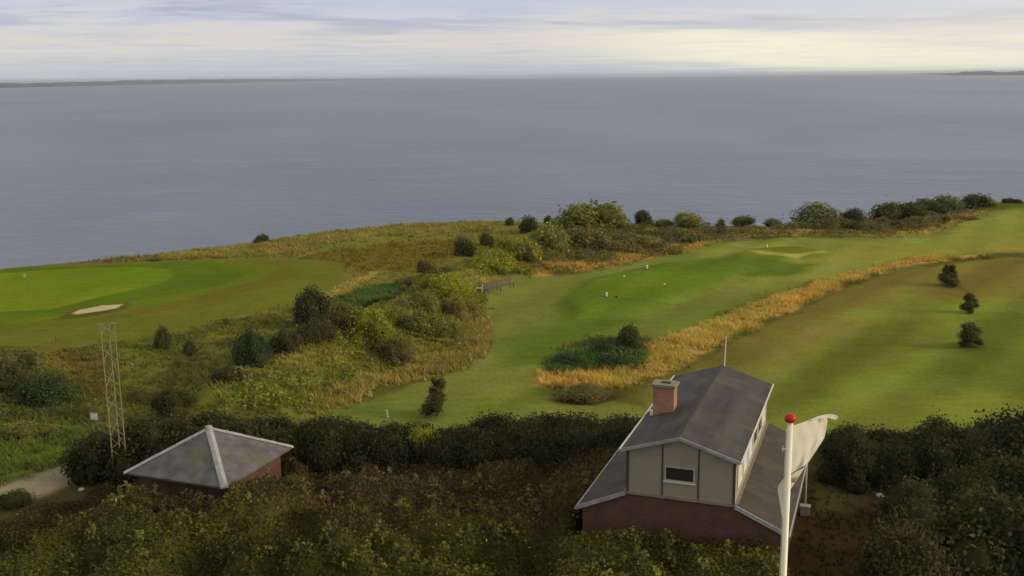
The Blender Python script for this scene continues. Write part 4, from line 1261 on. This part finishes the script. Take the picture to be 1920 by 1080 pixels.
# drainpipe down from the right gutter
yy = 8.2
b = MB(); xx = W2 + LW + 0.05
b.tube((xx, yy, EZ - 0.06), (xx, yy, 0.0), 0.045, 0.045, 8)
b.tube((xx, yy - 0.7, EZ - 0.06), (xx, yy - 0.02, EZ - 1.6), 0.025, 0.025, 8)
b.build('drainpipe', M_TRIM, house)
b = MB(); b.box(xx - 0.15, xx + 0.25, yy - 0.62, yy - 0.32, -0.02, 0.42); b.box(xx - 0.19, xx + 0.29, yy - 0.66, yy - 0.28, 0.42, 0.47)
o = b.build('meter_box', M_TRIM, None)
o.location = (HX, HY, 0); o.rotation_euler = (0, 0, -HAZ)
tag(o, 'small pale grey box on the ground beside the house drainpipe', 'box')

# ------------------------------------------------------------------ the pyramid roofed hut
hut = empty('brick_hut', (UX, UY, 0), UAZ + math.pi / 4)
tag(hut, 'square red brick hut with grey pyramid roof and pale ridge caps', 'hut')
S = US / math.sqrt(2); ez = 2.3; rise = 1.584
b = MB(); q = S - 0.45
b.box(-q, q, -q, q, -0.05, ez + 0.12)
b.build('brick_wall', M_BRICK, hut)
b = MB()
b.add([(-S, -S, ez), (S, -S, ez), (S, S, ez), (-S, S, ez), (0, 0, ez + rise), (-S, -S, ez - 0.08), (S, -S, ez - 0.08), (S, S, ez - 0.08), (-S, S, ez - 0.08)],
      [(0, 1, 4), (1, 2, 4), (2, 3, 4), (3, 0, 4), (0, 5, 6, 1), (1, 6, 7, 2), (2, 7, 8, 3), (3, 8, 5, 0), (8, 7, 6, 5)])
rf = b.build('roof', M_HUT, hut)
for i, (sx__, sy__) in enumerate(((-1, -1), (1, -1), (1, 1), (-1, 1))):
    b = MB()
    a0 = Vector((0, 0, ez + rise + 0.005)); a1 = Vector((sx__ * (S + 0.02), sy__ * (S + 0.02), ez + 0.005))
    dd = (a1 - a0); side = Vector((-sy__, sx__, 0)).normalized(); wdt = 0.17
    nseg = 5
    for k in range(nseg):
        p0 = a0 + dd * (k / nseg); p1 = a0 + dd * ((k + 1) / nseg - 0.004); lift = 0.012 + 0.006 * (k % 2)
        dr = wdt * rise / US * 0.72
        t_ = Vector((0, 0, lift + 0.03))
        vs = [p0 - side * wdt + Vector((0, 0, -dr * .0 + lift - .045)), p0 + t_, p0 + side * wdt + Vector((0, 0, lift - .045)),
              p1 - side * wdt + Vector((0, 0, lift - .045)), p1 + t_, p1 + side * wdt + Vector((0, 0, lift - .045))]
        b.add(vs, [(0, 1, 4, 3), (1, 2, 5, 4), (0, 3, 5, 2), (0, 2, 1), (3, 4, 5)])
    b.build('ridge_cap', M_CAP, rf)
b = MB(); b.lathe([(0.0, -0.05), (0.20, -0.04), (0.16, 0.06), (0.02, 0.10)], (0, 0, ez + rise + 0.01), 12); b.build('roof_finial', M_CAP, rf)

# ------------------------------------------------------------------ lattice mast
p = at(229, 912)
mast = empty('lattice_mast', (p[0], p[1], 0), 0.25)
tag(mast, 'slender grey three sided lattice mast standing left of the hut', 'mast')
MH = 8.40; mr = 0.34
LEG = [(mr * math.cos(a), mr * math.sin(a)) for a in (math.radians(200), math.radians(-20), math.radians(90))]
for i, (x_, y_) in enumerate(LEG):
    MB().tube((x_, y_, -0.1), (x_, y_, MH - (0.0 if i != 1 else 0.0)), 0.034, 0.030, 8).build('leg', M_STEEL, mast)
nb = 13
for i in range(3):
    b = MB(); A_ = LEG[i]; B_ = LEG[(i + 1) % 3]
    for k in range(nb):
        z0 = MH * k / nb + 0.1; z1 = MH * (k + 1) / nb + 0.05
        if k % 2: b.tube((*A_, z0), (*B_, z1), 0.013, 0.013, 6)
        else: b.tube((*B_, z0), (*A_, z1), 0.016, 0.016, 6)
    b.build('bracing', M_STEEL, mast)
for (x_, y_) in LEG[:2]:
    b = MB(); b.box(x_ - 0.14, x_ + 0.12, y_ - 0.05, y_ + 0.05, MH, MH + 0.05); b.build('foot_plate' if False else 'top_plate', M_STEEL, mast)
b = MB(); b.bar((LEG[2][0] - .1, LEG[2][1], MH), (LEG[1][0] + .1, LEG[1][1], MH), 0.04); b.build('top_bar', M_STEEL, mast)

# ------------------------------------------------------------------ flagpole and flag
_d = ray(1482, 792); Yp = 16.0; tt_ = Yp / _d[1]
PX = _d[0] * tt_; PZ = CAM_H + _d[2] * tt_
pole = empty('flagpole', (PX, Yp, 0))
tag(pole, 'tall white flagpole topped by a red knob in front of the house', 'flagpole')
MB().tube((0, 0, -0.1), (0, 0, PZ), 0.060, 0.047, 20).build('pole', M_POLE, pole, smooth=True)
b = MB(); b.lathe([(0.03, 0.0), (0.075, 0.012), (0.098, 0.05), (0.098, 0.085), (0.08, 0.12), (0.045, 0.142), (0.01, 0.15)], (0.0, 0, PZ + 0.0), 24)
b.build('pole_knob', M_RED, pole, smooth=True)
b = MB(); b.tube((-0.045, 0, PZ - 0.46), (-0.11, 0.02, PZ - 0.45), 0.012, 0.010, 6); b.tube((-0.1, 0.02, PZ - 0.40), (-0.1, 0.02, PZ - 0.50), 0.008, 0.008, 6)
b.build('cleat', M_POLE, pole)
b = MB(); b.tube((-0.068, -0.02, PZ - 0.1), (-0.085, -0.02, 1.2), 0.004, 0.004, 5); b.build('halyard', M_POLE, pole)


def fpt(px_, py_, dep=0.0):
    """a point of the flag: picture place and depth behind the pole"""
    d = ray(px_, py_); t = (Yp + dep) / d[1]
    return Vector((d[0] * t, Yp + dep, CAM_H + d[2] * t))


def edge_at(pts, t):
    k = t * (len(pts) - 1); i = min(int(k), len(pts) - 2); f = k - i
    return tuple(pts[i][j] * (1 - f) + pts[i + 1][j] * f for j in range(len(pts[0])))


top_edge = [(1487, 798, .0), (1500, 794, .03), (1518, 787, .08), (1535, 781, .14), (1550, 777, .20)]
right_edge = [(1550, 777, .20), (1551, 790, .20), (1549, 808, .18), (1545, 822, .16), (1532, 842, .12), (1522, 857, .08), (1515, 868, .05)]
bottom_edge = [(1481, 893, .0), (1488, 886, .01), (1497, 881, .02), (1506, 875, .03), (1515, 868, .05)]
left_edge = [(1487, 798, .0), (1486, 820, .0), (1485, 840, .0), (1484, 860, .0), (1481, 893, .0)]
NU, NV = 36, 44
V = []; F = []
for j in range(NV + 1):
    v = j / NV
    L_ = edge_at(left_edge, v); R_ = edge_at(right_edge, v)
    for i in range(NU + 1):
        u = i / NU
        T_ = edge_at(top_edge, u); B_ = edge_at(bottom_edge, u)
        c = [(1 - v) * T_[k] + v * B_[k] + (1 - u) * L_[k] + u * R_[k]
             - ((1 - u) * (1 - v) * top_edge[0][k] + u * (1 - v) * top_edge[-1][k] + (1 - u) * v * bottom_edge[0][k] + u * v * bottom_edge[-1][k]) for k in range(3)]
        dep = c[2] * 2.8 + 0.035 * math.sin(u * 8 + v * 5.5) * u ** 0.7 + 0.018 * math.sin(u * 19 - v * 9) * u + 0.02 * math.sin(v * 14 + u * 3) * u
        V.append(fpt(c[0], c[1], dep) - Vector((PX, Yp, 0)))
for j in range(NV):
    for i in range(NU):
        a = j * (NU + 1) + i; F.append((a, a + 1, a + NU + 2, a + NU + 1))


def patch(A, B, n1_, n2_, wav=0.0):
    """ruled cloth between two edges"""
    o_ = len(V); A = [(a[0], a[1], a[2] * 2.8 if a[2] > 0 and a[0] > 1484 else a[2]) for a in A]; B = [(a[0], a[1], a[2] * 2.8 if a[2] > 0 and a[0] > 1484 else a[2]) for a in B]
    for j in range(n2_ + 1):
        v = j / n2_
        for i in range(n1_ + 1):
            u = i / n1_
            a = edge_at(A, u); b_ = edge_at(B, u)
            c = [a[k] * (1 - v) + b_[k] * v for k in range(3)]
            V.append(fpt(c[0], c[1], c[2] + wav * math.sin(v * 7 + u * 3)) - Vector((PX, Yp, 0)))
    for j in range(n2_):
        for i in range(n1_):
            a = o_ + j * (n1_ + 1) + i; F.append((a, a + 1, a + n1_ + 2, a + n1_ + 1))


# the corner that curls over at the upper right
patch([(1518, 787, .081), (1535, 780, .14), (1550, 776.5, .19), (1562, 777, .17), (1571, 780, .14), (1571.5, 783, .13)],
      [(1519, 789, .06), (1536, 785, .11), (1551, 783, .13), (1558, 785, .12), (1567, 788, .12), (1569, 786, .12)], 14, 4)
# folded lower part of the cloth, in front of and behind the pole
patch([(1481, 893, .0), (1488, 887, .0), (1497, 882, .01), (1507, 877, .02), (1515, 868, .04)],
      [(1480, 920, -.01), (1483, 916, -.01), (1488, 909, .0), (1497, 895, .01), (1510, 874, .03)], 14, 10, 0.008)
patch([(1482, 880, .05), (1474, 893, .07), (1467, 900, .08), (1461, 908, .09), (1458, 915, .09), (1459, 925, .09)],
      [(1480, 920, .02), (1478, 935, .05), (1475, 950, .06), (1472, 960, .07), (1468, 972, .08), (1466, 966, .08)], 14, 10, 0.016)
me = bpy.data.meshes.new('flag'); me.from_pydata([tuple(v) for v in V], [], F); me.update()
for p_ in me.polygons: p_.use_smooth = True
me.materials.append(M_CLOTH)
fo = link('flag', me)
fo.location = (PX, Yp, 0)
sol = fo.modifiers.new('thickness', 'SOLIDIFY'); sol.thickness = 0.003
tag(fo, 'white flag with dark lettering hanging folded from the flagpole', 'flag')


def stroke(b, pts, w_=0.012, dep=-0.022):
    for a, c in zip(pts[:-1], pts[1:]):
        b.bar(fpt(a[0], a[1], dep) - Vector((PX, Yp, 0)), fpt(c[0], c[1], dep) - Vector((PX, Yp, 0)), w_, 0.003, up=(0, 1, 0))


b = MB()
stroke(b, [(1488, 896), (1486, 903), (1489, 904), (1492, 896)], 0.018)
stroke(b, [(1492, 894.5), (1496, 894.5)], 0.012); stroke(b, [(1491, 899), (1490, 904)], 0.010); stroke(b, [(1492, 898), (1495, 898)], 0.010)
stroke(b, [(1483, 897), (1485, 896)], 0.009)
b.build('lettering', M_INK_SHADE, fo)
b = MB()  # shaded fold of the cloth, painted as a dark stroke
stroke(b, [(1482, 890.5), (1489, 885), (1496, 881), (1504, 876), (1509, 875)], 0.012, -0.012)
b.build('fold_shade', M_INK_SHADE, fo)

# ------------------------------------------------------------------ small things on the course
def small(px_, py_): 
    p_ = at(px_, py_); return p_, math.sqrt(p_[0] ** 2 + p_[1] ** 2 + (CAM_H - p_[2]) ** 2) / FPX


p, s = small(52, 545)
fs_ = empty('flagstick', p); tag(fs_, 'thin flagstick with a small white pennant on the bright putting green', 'golf flag')
MB().tube((0, 0, -0.05), (0, 0, 30 * s), 0.014, 0.011, 6).build('stick', M_BATTEN, fs_)
b = MB(); h0 = 30 * s
b.add([(0, 0, h0), (0, 0, h0 - 8 * s), (-5.5 * s, 0.12, h0 - 6.5 * s), (-5.5 * s, 0.12, h0 - 2.0 * s), (0, .015, h0), (0, .015, h0 - 8 * s), (-5.5 * s, 0.135, h0 - 6.5 * s), (-5.5 * s, 0.135, h0 - 2.0 * s)],
      [(0, 1, 2, 3), (7, 6, 5, 4), (0, 3, 7, 4), (3, 2, 6, 7), (2, 1, 5, 6), (1, 0, 4, 5)])
b.build('pennant', M_WHITE, fs_)


def marker(px_, py_, wpx, hpx, label, foot=True):
    p, s = small(px_, py_)
    r_ = empty('tee_marker', p, 0.3); tag(r_, label, 'tee marker')
    w_ = wpx * s / 2; h_ = hpx * s
    b = MB(); b.lathe([(w_ * 0.9, 0.04), (w_, 0.10), (w_, h_ * 0.85), (w_ * 0.75, h_ * 0.96), (w_ * 0.2, h_)], n=12); b.build('post', M_WHITE, r_, smooth=False)
    b = MB(); b.box(-w_ * 1.7, w_ * 1.7, -w_ * 1.3, w_ * 1.3, -0.03, 0.05); b.build('base', M_DARK, r_)


marker(1137, 557, 4, 9, 'white tee marker nearest the bench end of the raised tee')
marker(1213, 505, 4, 8, 'white tee marker at the far left side of the raised tee')
marker(1438, 465, 3.2, 6.5, 'white tee marker on the small far tee')


def block(px_, py_, wpx, hpx, label, m_, name, cat):
    p, s = small(px_, py_)
    b = MB(); w_ = wpx * s / 2; h_ = hpx * s
    b.lathe([(w_ * 0.7, -0.02), (w_, h_ * 0.3), (w_ * 0.8, h_ * 0.85), (w_ * 0.3, h_)], n=9)
    o_ = b.build(name, m_, None, loc=tuple(p)); tag(o_, label, cat)


block(1170, 519, 4, 2.5, 'small white ball marker on the raised tee, left of two', M_WHITE, 'ball_marker', 'marker')
block(1246, 534, 4, 2.5, 'small white ball marker on the raised tee, right of two', M_WHITE, 'ball_marker', 'marker')
block(1156, 558, 5, 3, 'small dark block on the turf beside the nearest white tee marker', M_DARK, 'dark_block', 'block')
block(248, 685, 4, 3, 'tiny pale stone in the rough right of the mast', M_STONE, 'pale_stone', 'stone')
block(153, 921, 11, 4, 'flat pale stone lying beside the dirt track', M_STONE, 'pale_stone', 'stone')
block(1650, 932, 15, 5, 'flat pale stone at the edge of the dark bushes lower right', M_STONE, 'pale_stone', 'stone')
p, s = small(106, 643)
MB().tube((0, 0, -0.05), (0, 0, 0.55), 0.06, 0.05, 8).build('stake', M_WOOD, None, loc=tuple(p))
tag(bpy.data.objects['stake'], 'short dark wooden stake in the rough below the bunker', 'stake')
p, s = small(727, 783)
r_ = empty('distance_post', p, 0.4); tag(r_, 'leaning white post with a slanted top near the young fairway tree', 'post')
b = MB(); b.bar((0.0, 0, -0.05), (-0.05, 0.0, 14 * s), 0.20, 0.06); b.build('post', M_WHITE, r_, 0.01)
b = MB(); b.box(-0.14, 0.14, -0.09, 0.09, -0.03, 0.04); b.build('base', M_CONC, r_)
# notice board
p, s = small(181, 815)
nb_ = empty('notice_board', p, -0.15); tag(nb_, 'small white notice board on a post left of the mast', 'sign')
MB().tube((0, 0, -0.05), (0, 0, 28 * s), 0.04, 0.04, 8).build('post', M_WOOD, nb_)
b = MB(); h0 = 26 * s; b.box(-8 * s, 6 * s, -0.05, -0.02, h0, h0 + 13 * s); bo = b.build('board', M_TRIM, nb_, 0.004)
b = MB(); b.box(-6.6 * s, 4.6 * s, -0.056, -0.050, h0 + 1.5 * s, h0 + 11.5 * s); b.build('sheet', M_WHITE, bo)

# bench
pa = at(905, 552); pb = at(960, 549)
bd = Vector((pb[0] - pa[0], pb[1] - pa[1], 0)); bl = bd.length
bench = empty('park_bench', tuple(pa), math.atan2(bd.y, bd.x)); tag(bench, 'brown slatted bench at the edge of the fairway by the bank', 'bench')
b = MB()
for k in range(3): b.box(0.15, bl, -0.42 + 0.15 * k, -0.30 + 0.15 * k, 0.42, 0.46)
b.build('seat', M_WOOD, bench)
b = MB()
for k in range(3): b.bar((0.15, 0.06 + 0.03 * k, 0.56 + 0.15 * k), (bl, 0.06 + 0.03 * k, 0.56 + 0.15 * k), 0.035, 0.11)
b.build('backrest', M_WOOD, bench)
for xx in (0.35, bl / 2, bl - 0.2):
    b = MB(); b.bar((xx, -0.40, 0.0), (xx, -0.36, 0.42), 0.07); b.bar((xx, 0.02, 0.0), (xx, 0.14, 0.92), 0.07); b.bar((xx, -0.4, 0.40), (xx, 0.05, 0.40), 0.07)
    b.build('leg', M_WOOD, bench)
p = at(903, 552)
ap = empty('waymark_post', (p[0], p[1], p[2]), 0.0); tag(ap, 'white waymark post with a short arm at the left end of the bench', 'post')
b = MB(); b.bar((0, 0, -0.05), (0.10, 0, 0.85), 0.09); b.build('post', M_WHITE, ap)
b = MB(); b.bar((-0.42, -0.03, 0.55), (0.08, -0.03, 0.57), 0.05, 0.07); b.build('arm', M_WHITE, ap)

# ------------------------------------------------------------------ haze
def m_haze():
    m_ = bpy.data.materials.new('haze'); m_.use_nodes = True
    t = NT(m_.node_tree); t.n.clear()
    out = t.node('ShaderNodeOutputMaterial'); v = t.node('ShaderNodeVolumePrincipled')
    v.inputs['Color'].default_value = (0.74, 0.86, 1.0, 1)
    v.inputs['Density'].default_value = HAZE
    v.inputs['Anisotropy'].default_value = 0.2
    t.l.new(v.outputs[0], out.inputs['Volume'])
    return m_


HAZE = 5.5e-5
if HAZE > 0:
    b = MB(); b.box(-36000, 36000, -1500, 31500, -31.5, 48)
    tag(b.build('haze', m_haze()), 'thin morning haze over the sea', 'haze', kind='stuff')
